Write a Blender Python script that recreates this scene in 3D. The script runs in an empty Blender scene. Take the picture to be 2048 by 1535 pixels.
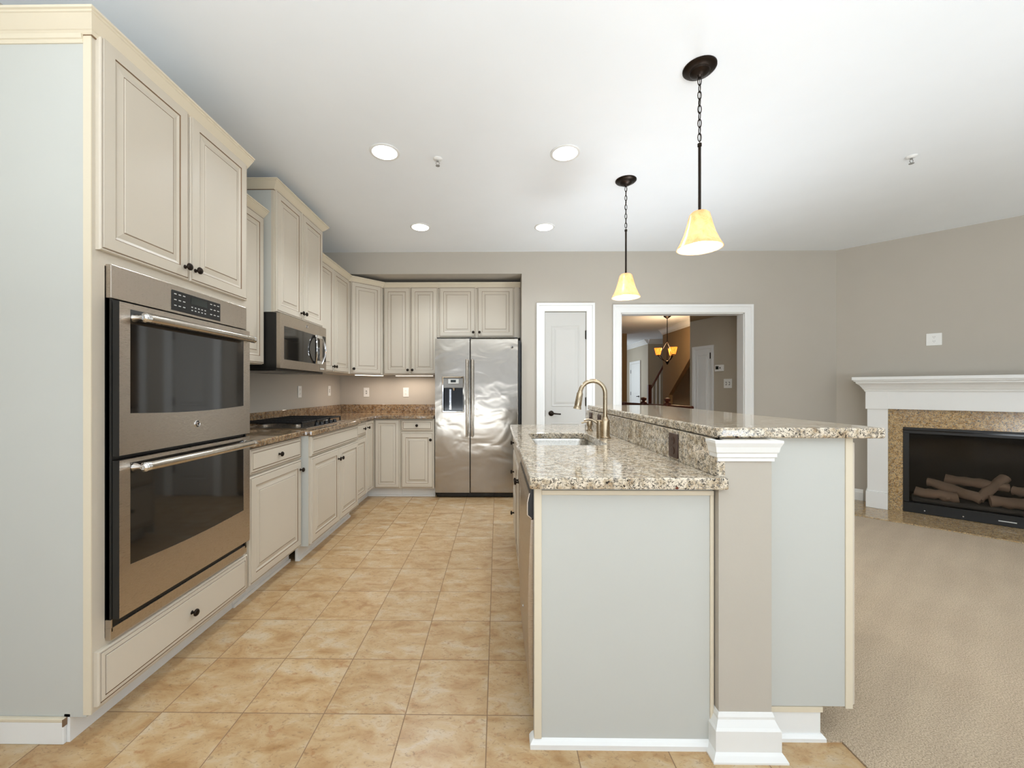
import bpy, bmesh, math, random
from mathutils import Vector, Matrix
random.seed(7)
PI = math.pi
S = bpy.context.scene
C = S.collection

# ------------------------------------------------------------------ camera, world, lights
CEIL = 2.735
cam_d = bpy.data.cameras.new('camera')
cam = bpy.data.objects.new('camera', cam_d); C.objects.link(cam)
cam_d.sensor_fit = 'HORIZONTAL'; cam_d.sensor_width = 36.0
cam_d.lens = 809.0 * 36.0 / 2048.0
cam_d.shift_x = 38.5 / 2048.0; cam_d.shift_y = 10.5 / 2048.0
cam_d.clip_start = 0.05; cam_d.clip_end = 100
cam.location = (0, 0, 1.2); cam.rotation_euler = (PI / 2, 0, 0.0117)
S.camera = cam

w = bpy.data.worlds.new('world'); S.world = w; w.use_nodes = True
bg = w.node_tree.nodes['Background']
bg.inputs['Color'].default_value = (0.80, 0.88, 1.0, 1); bg.inputs['Strength'].default_value = 0.8

S.view_settings.view_transform = 'Standard'; S.view_settings.look = 'None'
S.view_settings.exposure = 0.17; S.view_settings.gamma = 1.0; S.view_settings.use_curve_mapping = False

def light(kind, name, loc, energy, color=(1, 1, 1), rot=(0, 0, 0), sx=1, sy=1, **kw):
    d = bpy.data.lights.new(name, kind); d.energy = energy; d.color = color
    if kind == 'AREA':
        d.shape = 'RECTANGLE'; d.size = sx; d.size_y = sy
    for k, v in kw.items(): setattr(d, k, v)
    o = bpy.data.objects.new(name, d); C.objects.link(o); o.location = loc; o.rotation_euler = rot
    return o
# daylight through the rear glazing, and the windows of the right hand wall
DAY = (0.87, 0.94, 1.0)
light('AREA', 'daylight_rear', (1.2, -3.35, 1.30), 5, DAY, (PI / 2, 0, 0), 5.8, 2.3)
light('AREA', 'daylight_side', (6.25, -0.6, 1.45), 6, DAY, (PI / 2, 0, PI / 2), 3.0, 1.9)
light('AREA', 'daylight_side_breakfast', (-2.15, -1.7, 1.45), 3, DAY, (PI / 2, 0, -PI / 2), 2.0, 1.9)
# added area lamp outside the rear glazing, tilted up to brighten the ceiling
light('AREA', 'ceiling_fill_rear', (1.2, -4.6, -0.1), 760, DAY, (PI / 2 + 1.2, 0, 0), 8.0, 3.0)
# added fill lamps without fixtures, all aimed up to brighten the ceiling
light('AREA', 'ceiling_fill_behind_camera', (0.3, -0.9, 1.50), 72, DAY, (PI, 0, 0), 3.4, 2.6)
light('AREA', 'ceiling_fill_living', (4.2, 0.2, 1.3), 34, DAY, (PI, 0, 0), 2.4, 2.4)
light('AREA', 'ceiling_fill_island', (1.58, 3.05, 0.80), 23, (0.86, 0.93, 1.0), (PI, -0.75, 0), 0.45, 0.9)  # added fill lamp hidden behind the island, aimed at the kitchen ceiling

# ------------------------------------------------------------------ materials
def srgb(r, g, b):
    f = lambda c: (c / 255 / 12.92) if c / 255 <= 0.04045 else ((c / 255 + 0.055) / 1.055) ** 2.4
    return (f(r), f(g), f(b), 1)

class NT:
    def __init__(s, name):
        s.m = bpy.data.materials.new(name); s.m.use_nodes = True
        s.t = s.m.node_tree; s.n = s.t.nodes; s.b = s.n['Principled BSDF']
        s.out = s.n['Material Output']
    def node(s, typ, **kw):
        n = s.n.new(typ)
        for k, v in kw.items():
            if k in n.inputs.keys() if isinstance(k, str) else False: n.inputs[k].default_value = v
            else: setattr(n, k, v)
        return n
    def link(s, a, b): s.t.links.new(a, b)
    def setp(s, **kw):
        for k, v in kw.items(): s.b.inputs[k.replace('_', ' ')].default_value = v
    def coord(s, scale=(1, 1, 1)):
        tc = s.n.new('ShaderNodeTexCoord'); mp = s.n.new('ShaderNodeMapping')
        mp.inputs['Scale'].default_value = scale
        s.link(tc.outputs['Object'], mp.inputs['Vector']); return mp.outputs['Vector']
    def noise(s, vec, scale, detail=4, rough=0.5, dist=0.0):
        n = s.n.new('ShaderNodeTexNoise'); n.inputs['Scale'].default_value = scale
        n.inputs['Detail'].default_value = detail; n.inputs['Roughness'].default_value = rough
        n.inputs['Distortion'].default_value = dist
        s.link(vec, n.inputs['Vector']); return n.outputs['Fac']
    def voro(s, vec, scale, out='Distance'):
        n = s.n.new('ShaderNodeTexVoronoi'); n.inputs['Scale'].default_value = scale
        s.link(vec, n.inputs['Vector']); return n.outputs[out]
    def ramp(s, fac, stops, interp='LINEAR'):
        r = s.n.new('ShaderNodeValToRGB'); e = r.color_ramp; e.interpolation = interp
        while len(e.elements) < len(stops): e.elements.new(0.5)
        for el, (p, c) in zip(e.elements, stops):
            el.position = p; el.color = c if len(c) == 4 else (*c, 1)
        s.link(fac, r.inputs['Fac']); return r.outputs['Color']
    def mix(s, fac, a, b, mode='MIX'):
        n = s.n.new('ShaderNodeMix'); n.data_type = 'RGBA'; n.blend_type = mode
        for sock, v in ((n.inputs[0], fac), (n.inputs[6], a), (n.inputs[7], b)):
            if isinstance(v, (int, float)): sock.default_value = v
            elif isinstance(v, tuple): sock.default_value = v
            else: s.link(v, sock)
        return n.outputs[2]
    def math(s, op, a, b=None, c=None):
        n = s.n.new('ShaderNodeMath'); n.operation = op
        for i, v in enumerate((a, b, c)):
            if v is None: continue
            if isinstance(v, (int, float)): n.inputs[i].default_value = v
            else: s.link(v, n.inputs[i])
        return n.outputs[0]
    def bump(s, h, strength=0.2, dist=0.01):
        n = s.n.new('ShaderNodeBump'); n.inputs['Strength'].default_value = strength
        n.inputs['Distance'].default_value = dist; s.link(h, n.inputs['Height'])
        s.link(n.outputs['Normal'], s.b.inputs['Normal'])

def paint(name, col, rough=0.5, var=0.02, bump=0.0, scale=30, spec=0.5):
    t = NT(name); v = t.coord()
    f = t.noise(v, 3.0, 3)
    a = tuple(max(0, c * (1 - var)) for c in col[:3]) + (1,); b = tuple(min(1, c * (1 + var)) for c in col[:3]) + (1,)
    t.link(t.ramp(f, [(0.3, a), (0.7, b)]), t.b.inputs['Base Color'])
    t.setp(Roughness=rough, Specular_IOR_Level=spec)
    if bump: t.bump(t.noise(v, scale, 3), bump, 0.002)
    return t.m

def metal(name, col, rough=0.3, stretch=(1, 1, 1), wave=0.0, var=0.05, wscale=(1, 1, 1)):
    t = NT(name)
    v = t.coord(stretch); f = t.noise(v, 60, 3)
    t.link(t.ramp(f, [(0.3, (rough - var,) * 3), (0.7, (rough + var,) * 3)]), t.b.inputs['Roughness'])
    t.setp(Base_Color=col, Metallic=1.0)
    if wave: t.bump(t.noise(t.coord(wscale), 3.2, 2, 0.4, 0.6), wave, 0.02)
    return t.m

M = {}
M['ceiling'] = paint('ceiling_paint', srgb(243, 247, 250), 0.9, 0.01, 0.05, 90)
M['wall'] = paint('greige_wall_paint', srgb(187, 180, 168), 0.85, 0.015, 0.08, 120)
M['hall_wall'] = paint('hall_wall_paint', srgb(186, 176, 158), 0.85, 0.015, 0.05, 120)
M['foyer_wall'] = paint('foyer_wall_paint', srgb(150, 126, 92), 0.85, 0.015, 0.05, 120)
M['trim'] = paint('white_trim_paint', srgb(236, 236, 233), 0.35, 0.01)
M['cream'] = paint('cream_cabinet_paint', srgb(207, 197, 180), 0.36, 0.015)
M['moulding'] = paint('cream_moulding_paint', srgb(221, 210, 187), 0.36, 0.015)
M['glaze'] = paint('brown_glaze', srgb(132, 106, 80), 0.5, 0.1)
M['side'] = paint('pale_cabinet_side_panel', srgb(196, 197, 191), 0.5, 0.01)
M['doorpaint'] = paint('door_paint', srgb(198, 196, 190), 0.4, 0.01)
M['bronze'] = metal('dark_oil_rubbed_bronze', srgb(50, 43, 38), 0.38)
M['black'] = paint('black_plastic', srgb(20, 20, 20), 0.35, 0.02)
M['blackgloss'] = paint('black_gloss', srgb(10, 10, 11), 0.08, 0.02)
M['darkcavity'] = paint('dark_cavity', srgb(16, 14, 12), 0.9, 0.02, spec=0.1)
M['steel'] = metal('brushed_stainless_steel', srgb(190, 180, 168), 0.30, (1, 1, 40))
M['steel_h'] = metal('brushed_stainless_rail', srgb(196, 188, 176), 0.24, (40, 1, 1))
M['fridge_steel'] = metal('wavy_stainless_steel', srgb(170, 163, 153), 0.18, (1, 1, 40), 0.30, 0.03, (1.1, 1, 1.7))
M['chrome'] = metal('chrome', srgb(225, 225, 225), 0.07)
M['sinksteel'] = metal('satin_sink_steel', srgb(200, 197, 190), 0.26, (1, 1, 1))
M['nickel'] = metal('brushed_nickel_warm', srgb(186, 170, 145), 0.24, (1, 1, 20))
M['iron'] = paint('cast_iron_grate', srgb(18, 18, 19), 0.45, 0.05)
M['outlet'] = paint('white_outlet_plastic', srgb(240, 239, 234), 0.3, 0.005)
M['slot'] = paint('outlet_slot_grey', srgb(110, 108, 102), 0.5, 0.01)
M['brownplate'] = paint('dark_brown_outlet_plate', srgb(66, 42, 30), 0.35, 0.05)
M['darkwood'] = paint('cherry_stained_wood', srgb(92, 42, 24), 0.3, 0.2)
M['log'] = paint('ceramic_log', srgb(150, 122, 100), 0.9, 0.35, 0.9, 40)
M['ember'] = paint('ash_bed', srgb(70, 64, 58), 0.95, 0.4, 0.8, 60)
M['label_white'] = paint('printed_white', srgb(215, 215, 210), 0.5, 0.0)
M['lcd'] = paint('dark_display', srgb(26, 34, 30), 0.15, 0.02)
M['grey_plastic'] = paint('grey_plastic', srgb(140, 138, 134), 0.35, 0.02)
M['woodfloor'] = paint('hall_wood_floor', srgb(120, 78, 46), 0.3, 0.2)

def granite(name, light_c, mid_c, brown_c, sc=1.0, rough=0.07):
    t = NT(name); v = t.coord((sc, sc, sc))
    # wobble the coordinate so the flecks are not round
    base = t.ramp(t.noise(v, 34, 5, 0.65), [(0.32, brown_c), (0.45, mid_c), (0.56, light_c), (0.75, light_c)])
    gr = t.ramp(t.noise(v, 85, 3, 0.6, 0.8), [(0.53, (0, 0, 0)), (0.60, (1, 1, 1))])
    c1 = t.mix(gr, base, srgb(142, 134, 122))
    dk = t.ramp(t.noise(v, 115, 4, 0.7, 1.4), [(0.54, (0, 0, 0)), (0.585, (1, 1, 1))])
    c2 = t.mix(dk, c1, srgb(38, 32, 28))
    ru = t.ramp(t.voro(v, 22), [(0.10, (1, 1, 1)), (0.16, (0, 0, 0))])
    sel = t.ramp(t.noise(v, 9, 1), [(0.55, (0, 0, 0)), (0.6, (1, 1, 1))])
    c3 = t.mix(t.mix(1.0, ru, sel, 'MULTIPLY'), c2, srgb(104, 52, 38))
    t.link(c3, t.b.inputs['Base Color'])
    t.setp(Roughness=rough, Specular_IOR_Level=0.6)
    return t.m
M['granite'] = granite('cream_speckled_granite', srgb(226, 214, 194), srgb(200, 184, 158), srgb(164, 140, 110))
M['granite_warm_lit'] = granite('speckled_granite_warm_lit', srgb(176, 148, 112), srgb(142, 110, 76), srgb(88, 64, 44))  # same stone as the island, with warm light put into its colour
M['granite_gold'] = granite('gold_speckled_granite', srgb(212, 182, 134), srgb(192, 156, 104), srgb(150, 112, 64), 1.3, 0.12)

T = 0.3022; TX = -0.038; TY = 1.490
def tile_mat():
    t = NT('beige_ceramic_tile')
    tc = t.n.new('ShaderNodeTexCoord'); sp = t.n.new('ShaderNodeSeparateXYZ'); t.link(tc.outputs['Object'], sp.inputs[0])
    ux = t.math('DIVIDE', t.math('SUBTRACT', sp.outputs[0], TX), T); uy = t.math('DIVIDE', t.math('SUBTRACT', sp.outputs[1], TY), T)
    fx = t.math('ABSOLUTE', t.math('SUBTRACT', t.math('FRACT', ux), 0.5)); fy = t.math('ABSOLUTE', t.math('SUBTRACT', t.math('FRACT', uy), 0.5))
    e = t.math('MAXIMUM', fx, fy)                          # 0.5 on the joint
    g = t.ramp(e, [(0.4935, (0, 0, 0)), (0.4955, (1, 1, 1))])
    cb = t.n.new('ShaderNodeCombineXYZ'); t.link(t.math('FLOOR', ux), cb.inputs[0]); t.link(t.math('FLOOR', uy), cb.inputs[1])
    wn = t.n.new('ShaderNodeTexWhiteNoise'); wn.noise_dimensions = '2D'; t.link(cb.outputs[0], wn.inputs['Vector'])
    off = t.n.new('ShaderNodeVectorMath'); off.operation = 'MULTIPLY_ADD'
    t.link(wn.outputs['Color'], off.inputs[0]); off.inputs[1].default_value = (7, 7, 7); t.link(tc.outputs['Object'], off.inputs[2])
    v = off.outputs[0]
    mp = t.n.new('ShaderNodeMapping'); mp.inputs['Scale'].default_value = (1, 1.7, 1); t.link(v, mp.inputs['Vector']); v2 = mp.outputs[0]
    base = t.ramp(t.noise(v2, 7, 6, 0.62, 0.5), [(0.3, srgb(190, 144, 92)), (0.43, srgb(212, 172, 122)), (0.56, srgb(224, 190, 144)), (0.68, srgb(230, 206, 172))])
    rs = t.ramp(t.noise(v2, 16, 6, 0.7, 1.0), [(0.56, (0, 0, 0)), (0.72, (1, 1, 1))])
    c = t.mix(t.mix(0.8, (0, 0, 0, 1), rs), base, srgb(186, 126, 74))
    ve = t.ramp(t.noise(v2, 42, 4, 0.7, 1.5), [(0.56, (0, 0, 0)), (0.66, (0.5, 0.5, 0.5))])
    c = t.mix(ve, c, srgb(140, 104, 72))
    tone = t.ramp(wn.outputs['Value'], [(0, (0.94, 0.93, 0.92)), (1, (1.03, 1.02, 1.01))])
    c = t.mix(1.0, c, tone, 'MULTIPLY')
    c = t.mix(1.0, c, (0.74, 0.76, 0.77, 1), 'MULTIPLY')
    c = t.mix(g, c, srgb(140, 112, 84))
    t.link(c, t.b.inputs['Base Color'])
    rr = t.ramp(g, [(0, (0.34,) * 3), (1, (0.8,) * 3)]); t.link(rr, t.b.inputs['Roughness'])
    h = t.math('SUBTRACT', t.math('MULTIPLY', t.noise(v2, 30, 4), 0.12), g); t.bump(h, 0.35, 0.003)
    return t.m
M['tile'] = tile_mat()

def carpet_mat():
    t = NT('beige_pile_carpet'); v = t.coord()
    a = t.noise(v, 230, 3, 0.6); b = t.noise(v, 2.2, 3, 0.6)
    c = t.ramp(a, [(0.30, srgb(146, 124, 98)), (0.5, srgb(200, 179, 150)), (0.72, srgb(234, 215, 188))])
    tone = t.ramp(b, [(0.35, (0.94, 0.93, 0.92)), (0.65, (1.03, 1.03, 1.03))])
    # vacuum strokes
    wv = t.n.new('ShaderNodeTexWave'); wv.inputs['Scale'].default_value = 2.2; wv.inputs['Distortion'].default_value = 3.0
    mp = t.n.new('ShaderNodeMapping'); mp.inputs['Rotation'].default_value = (0, 0, 0.9); t.link(v, mp.inputs['Vector']); t.link(mp.outputs[0], wv.inputs['Vector'])
    tone2 = t.ramp(wv.outputs['Fac'], [(0.2, (0.965, 0.96, 0.96)), (0.8, (1.01, 1.01, 1.01))])
    c = t.mix(1.0, c, tone, 'MULTIPLY'); c = t.mix(1.0, c, tone2, 'MULTIPLY')
    t.link(c, t.b.inputs['Base Color']); t.setp(Roughness=0.95, Specular_IOR_Level=0.1, Sheen_Weight=0.2)
    t.bump(a, 0.9, 0.006)
    return t.m
M['carpet'] = carpet_mat()

def emis(name, col, s):
    t = NT(name); t.setp(Base_Color=(*col, 1), Emission_Color=(*col, 1), Emission_Strength=s); return t.m
M['lamp'] = emis('recessed_lamp_glow', (1.0, 0.98, 0.95), 6.0)
M['bulb'] = emis('bulb_glow', (1.0, 0.95, 0.88), 7.0)
M['strip'] = emis('warm_strip_glow', (1.0, 0.84, 0.62), 5.0)

def shade_mat(name, c1, c2, em):
    t = NT(name); v = t.coord()
    col = t.ramp(t.noise(v, 26, 5, 0.7, 1.0), [(0.35, c1), (0.65, c2)])
    tr = t.n.new('ShaderNodeBsdfTranslucent'); t.link(col, tr.inputs['Color'])
    t.link(col, t.b.inputs['Base Color']); t.setp(Roughness=0.25, Emission_Strength=em)
    t.link(col, t.b.inputs['Emission Color'])
    ms = t.n.new('ShaderNodeMixShader'); ms.inputs[0].default_value = 0.6
    t.link(t.b.outputs[0], ms.inputs[1]); t.link(tr.outputs[0], ms.inputs[2]); t.link(ms.outputs[0], t.out.inputs['Surface'])
    return t.m
M['shade'] = shade_mat('amber_alabaster_glass', srgb(234, 190, 144), srgb(248, 218, 182), 0.28)
M['shade_amber'] = shade_mat('deep_amber_glass', srgb(232, 150, 60), srgb(250, 190, 100), 1.3)

def glass_mat():
    t = NT('fireplace_glass')
    tr = t.n.new('ShaderNodeBsdfTransparent'); tr.inputs['Color'].default_value = (0.8, 0.8, 0.8, 1)
    gl = t.n.new('ShaderNodeBsdfGlossy'); gl.inputs['Roughness'].default_value = 0.03
    fr = t.n.new('ShaderNodeFresnel'); fr.inputs['IOR'].default_value = 1.45
    ge = t.n.new('ShaderNodeNewGeometry'); one = t.math('MULTIPLY', fr.outputs[0], t.math('SUBTRACT', 1.0, ge.outputs['Backfacing']))
    ms = t.n.new('ShaderNodeMixShader'); t.link(one, ms.inputs[0]); t.link(tr.outputs[0], ms.inputs[1]); t.link(gl.outputs[0], ms.inputs[2])
    t.link(ms.outputs[0], t.out.inputs['Surface']); return t.m
M['glass'] = glass_mat()

def oven_glass():
    t = NT('tinted_oven_glass')
    t.setp(Base_Color=srgb(30, 27, 24), Roughness=0.05, Specular_IOR_Level=0.75); return t.m
M['ovenglass'] = oven_glass()

# ------------------------------------------------------------------ mesh building
class MB:
    def __init__(s): s.v = []; s.f = []; s.m = []; s.mi = 0
    def face(s, idx, mi=None): s.f.append(tuple(idx)); s.m.append(s.mi if mi is None else mi)
    def box(s, x0, x1, y0, y1, z0, z1, mi=None):
        if x0 > x1: x0, x1 = x1, x0
        if y0 > y1: y0, y1 = y1, y0
        if z0 > z1: z0, z1 = z1, z0
        b = len(s.v)
        s.v += [(x0, y0, z0), (x1, y0, z0), (x1, y1, z0), (x0, y1, z0), (x0, y0, z1), (x1, y0, z1), (x1, y1, z1), (x0, y1, z1)]
        for q in ((0, 3, 2, 1), (4, 5, 6, 7), (0, 1, 5, 4), (1, 2, 6, 5), (2, 3, 7, 6), (3, 0, 4, 7)): s.face([b + i for i in q], mi)
        return s
    def prism(s, poly, a0, a1, axis='z', mi=None):
        def P(u, v, a): return {'z': (u, v, a), 'y': (u, a, v), 'x': (a, u, v)}[axis]
        b = len(s.v); n = len(poly)
        s.v += [P(u, v, a0) for u, v in poly] + [P(u, v, a1) for u, v in poly]
        s.face([b + i for i in range(n)][::-1], mi); s.face([b + n + i for i in range(n)], mi)
        for i in range(n):
            j = (i + 1) % n; s.face([b + i, b + j, b + n + j, b + n + i], mi)
        return s
    def lathe(s, prof, c=(0, 0, 0), axis='z', n=20, mi=None, cap=True):
        # prof: (radius, height along the axis)
        b = len(s.v)
        for r, h in prof:
            for k in range(n):
                a = 2 * PI * k / n; u, v = r * math.cos(a), r * math.sin(a)
                p = {'z': (u, v, h), 'y': (u, h, v), 'x': (h, u, v)}[axis]
                s.v.append((p[0] + c[0], p[1] + c[1], p[2] + c[2]))
        for i in range(len(prof) - 1):
            for k in range(n):
                l = (k + 1) % n; s.face([b + i * n + k, b + i * n + l, b + (i + 1) * n + l, b + (i + 1) * n + k], mi)
        if cap:
            s.face([b + k for k in range(n)][::-1], mi); o = b + (len(prof) - 1) * n; s.face([o + k for k in range(n)], mi)
        return s
    def tube(s, path, r, n=10, closed=False, mi=None):
        P = [Vector(p) for p in path]; N = len(P); b = len(s.v)
        rr = r if isinstance(r, (list, tuple)) else [r] * N
        prev = None
        for i, p in enumerate(P):
            if closed: t = (P[(i + 1) % N] - P[i - 1])
            else: t = P[min(i + 1, N - 1)] - P[max(i - 1, 0)]
            t.normalize()
            if prev is None:
                up = Vector((0, 0, 1)) if abs(t.z) < 0.9 else Vector((0, 1, 0))
                nrm = t.cross(up).normalized()
            else:
                nrm = (prev - t * prev.dot(t)).normalized()
            prev = nrm; bi = t.cross(nrm)
            for k in range(n):
                a = 2 * PI * k / n; q = p + (nrm * math.cos(a) + bi * math.sin(a)) * rr[i]; s.v.append(tuple(q))
        for i in range(N if closed else N - 1):
            j = (i + 1) % N
            for k in range(n):
                l = (k + 1) % n; s.face([b + i * n + k, b + i * n + l, b + j * n + l, b + j * n + k], mi)
        if not closed:
            s.face([b + k for k in range(n)][::-1], mi); s.face([b + (N - 1) * n + k for k in range(n)], mi)
        return s
    def rings(s, x0, x1, z0, z1, y, rs):
        """raised panel: rs = (inset, forward offset, material of the band up to this ring); front faces -y"""
        b = len(s.v)
        for ins, o, _ in rs:
            s.v += [(x0 + ins, y - o, z0 + ins), (x1 - ins, y - o, z0 + ins), (x1 - ins, y - o, z1 - ins), (x0 + ins, y - o, z1 - ins)]
        s.face([b + 3, b + 2, b + 1, b + 0], 0)
        for i in range(1, len(rs)):
            p, q = b + (i - 1) * 4, b + i * 4
            for k in range(4):
                l = (k + 1) % 4; s.face([p + k, p + l, q + l, q + k], rs[i][2])
        q = b + (len(rs) - 1) * 4; s.face([q, q + 1, q + 2, q + 3], 0)
        return s
    def sweep(s, path, prof, fn, closed=False, mi=None):
        """prof (o, h): o = offset to the right of the path, h = third axis; fn(a, b, h) -> xyz"""
        N = len(path); b = len(s.v); n = len(prof)
        for i in range(N):
            p = Vector(path[i])
            d0 = (p - Vector(path[i - 1])) if (i > 0 or closed) else None
            d1 = (Vector(path[(i + 1) % N]) - p) if (i < N - 1 or closed) else None
            if d0 is None: d0 = d1
            if d1 is None: d1 = d0
            d0 = d0.normalized(); d1 = d1.normalized()
            n0 = Vector((d0.y, -d0.x)); n1 = Vector((d1.y, -d1.x)); m = (n0 + n1); m = m / max(1e-6, m.dot(n0))
            for o, h in prof:
                q = p + m * o; s.v.append(tuple(fn(q.x, q.y, h)))
        for i in range(N if closed else N - 1):
            j = (i + 1) % N
            for k in range(n):
                l = (k + 1) % n; s.face([b + i * n + k, b + i * n + l, b + j * n + l, b + j * n + k], mi)
        if not closed:
            s.face([b + k for k in range(n)], mi); s.face([b + (N - 1) * n + k for k in range(n)][::-1], mi)
        return s
    def build(s, name, mats, parent=None, bevel=0.0, smooth=False, seg=2, angle=35):
        me = bpy.data.meshes.new(name); me.from_pydata(s.v, [], s.f)
        if not isinstance(mats, (list, tuple)): mats = [mats]
        for m in mats: me.materials.append(M[m])
        for p, mi in zip(me.polygons, s.m): p.material_index = mi
        bm = bmesh.new(); bm.from_mesh(me); bmesh.ops.recalc_face_normals(bm, faces=bm.faces); bm.to_mesh(me); bm.free()
        if smooth:
            for p in me.polygons: p.use_smooth = True
            me.set_sharp_from_angle(angle=math.radians(angle))
        o = bpy.data.objects.new(name, me); C.objects.link(o)
        if parent: o.parent = parent
        if bevel:
            md = o.modifiers.new('bevel', 'BEVEL'); md.width = bevel; md.segments = seg; md.limit_method = 'ANGLE'; md.angle_limit = math.radians(40)
        return o

def thing(name, label, cat, loc=(0, 0, 0), rz=0.0, group=None):
    o = bpy.data.objects.new(name, None); C.objects.link(o); o.location = loc; o.rotation_euler = (0, 0, rz)
    o.empty_display_size = 0.1; return tag(o, label, cat, group)
def tag(o, label, cat, group=None, kind=None):
    o['label'] = label; o['category'] = cat
    if group: o['group'] = group
    if kind: o['kind'] = kind
    return o
def struct(mb, name, mats, **kw):
    o = mb.build(name, mats, **kw); o['kind'] = 'structure'; return o
def copy_tree(o, parent=None):
    c = o.copy(); C.objects.link(c); c.parent = parent
    for ch in [x for x in bpy.data.objects if x.parent == o and x is not c]: copy_tree(ch, c)
    return c
ID = lambda a, b, h: (a, b, h)

# ------------------------------------------------------------------ room shell
XL = -1.975; YB = 4.52; YA = 5.05; XA = 0.27; REAR = -3.2; XR = 6.1
a0 = (3.75, 4.52)                                    # corner where the angled wall starts
a1 = (XR, 4.52 - (XR - 3.75))
tb = MB(); tb.box(XL - 0.1, 1.172, REAR, YA + 0.1, -0.05, 0.0); struct(tb, 'floor', 'tile')
cb = MB()
cb.prism([(1.172, REAR), (XR + 0.1, REAR), (XR + 0.1, 2.2), (3.8, 4.55), (1.172, 4.55)], -0.05, 0.004)
cb.prism([(1.085, 1.388), (1.172, 1.388), (1.172, 4.52), (1.085, 4.52)], 0.0, 0.005)
struct(cb, 'floor_carpet', 'carpet')
hf = MB(); hf.box(1.172, 6.2, 4.56, 15.2, -0.06, -0.001); struct(hf, 'floor_hall', 'woodfloor')
ce = MB(); ce.box(XL - 0.1, XR + 0.1, REAR - 0.1, 15.2, CEIL, CEIL + 0.05)
struct(ce, 'ceiling', 'ceiling')
wl = MB()
for y0, y1, z0, z1 in ((REAR, -2.7, 0, CEIL), (-2.7, -0.7, 0, 0.5), (-2.7, -0.7, 2.4, CEIL), (-0.7, YA, 0, CEIL)):
    wl.box(XL - 0.1, XL, y0, y1, z0, z1)
struct(wl, 'wall_left', 'wall')
wb = MB()
wb.box(XA, 0.53, YB, YB + 0.12, 0, CEIL); wb.box(0.53, 0.985, YB, YB + 0.12, 2.065, CEIL)
wb.box(0.985, 1.375, YB, YB + 0.12, 0, CEIL); wb.box(1.375, 2.735, YB, YB + 0.12, 2.045, CEIL)
wb.box(2.735, 3.85, YB, YB + 0.12, 0, CEIL)
wb.box(XA, XA + 0.1, YB + 0.12, YA + 0.1, 0, CEIL)
wb.box(XL, XA, YA, YA + 0.1, 0, CEIL)
wb.box(XL, XA, YB, YA, 2.49, CEIL)                   # dropped soffit over the cabinet alcove
struct(wb, 'wall_back', 'wall')
wa = MB(); WL = (a1[0] - a0[0]) * math.sqrt(2)       # local: x along the wall, y into it, firebox opening left out
wa.box(0, 0.53, 0, 0.1, 0, CEIL); wa.box(1.46, WL, 0, 0.1, 0, CEIL); wa.box(0.53, 1.46, 0, 0.1, 0.80, CEIL); wa.box(0.53, 1.46, 0, 0.1, 0, 0.085)
wa = struct(wa, 'wall_angled', 'wall'); wa.location = (a0[0], a0[1], 0); wa.rotation_euler = (0, 0, -PI / 4)
wr = MB()
for y0, y1, z0, z1 in ((REAR, -2.1, 0, CEIL), (-2.1, 0.9, 0, 0.5), (-2.1, 0.9, 2.4, CEIL), (0.9, 2.3, 0, CEIL)):
    wr.box(XR, XR + 0.1, y0, y1, z0, z1)
struct(wr, 'wall_right', 'wall')
wf = MB()
wf.box(XL - 0.1, -1.7, REAR - 0.1, REAR, 0, CEIL); wf.box(4.1, XR + 0.1, REAR - 0.1, REAR, 0, CEIL)
wf.box(-1.7, 4.1, REAR - 0.1, REAR, 2.45, CEIL); wf.box(-1.7, 4.1, REAR - 0.1, REAR, 0, 0.14)
struct(wf, 'wall_rear', 'wall')
# rear glazing frames: four bays with glazing bars
gz = MB()
for k in range(5):
    x = -1.7 + k * 1.45; gz.box(x - 0.06, x + 0.06, REAR - 0.09, REAR + 0.02, 0.14, 2.45)
for k in range(4):
    x = -1.7 + k * 1.45
    for q in range(1, 3): gz.box(x + q * 0.483 - 0.012, x + q * 0.483 + 0.012, REAR - 0.07, REAR - 0.03, 0.14, 2.45)
    for z in (0.14, 0.72, 1.3, 1.88, 2.45): gz.box(x, x + 1.45, REAR - 0.07, REAR - 0.03, z - (0.05 if z in (0.14, 2.45) else 0.012), z + (0.05 if z in (0.14, 2.45) else 0.012))
struct(gz, 'window_1', 'trim')
gz = MB()
for y in (-2.1, -1.1, -0.1, 0.9): gz.box(XR - 0.02, XR + 0.08, y - 0.04, y + 0.04, 0.5, 2.4)
for z in (0.5, 1.45, 2.4): gz.box(XR, XR + 0.06, -2.1, 0.9, z - 0.04, z + 0.04)
struct(gz, 'window_2', 'trim')
gz = MB()
for y in (-2.7, -1.7, -0.7): gz.box(XL - 0.08, XL + 0.02, y - 0.04, y + 0.04, 0.5, 2.4)
for z in (0.5, 1.45, 2.4): gz.box(XL - 0.06, XL, -2.7, -0.7, z - 0.04, z + 0.04)
struct(gz, 'window_3', 'trim')
# baseboards
BBP = [(0, 0), (0.014, 0), (0.014, 0.095), (0.010, 0.108), (0.006, 0.125), (0, 0.13)]
bb = MB(); bb.sweep([(2.83, YB), (3.75, YB)], BBP, ID); struct(bb, 'baseboard_back', 'trim')
bb = MB(); bb.sweep([(3.75, YB), (3.905, YB - 0.155)], BBP, ID); struct(bb, 'baseboard_angled', 'trim')
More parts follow.
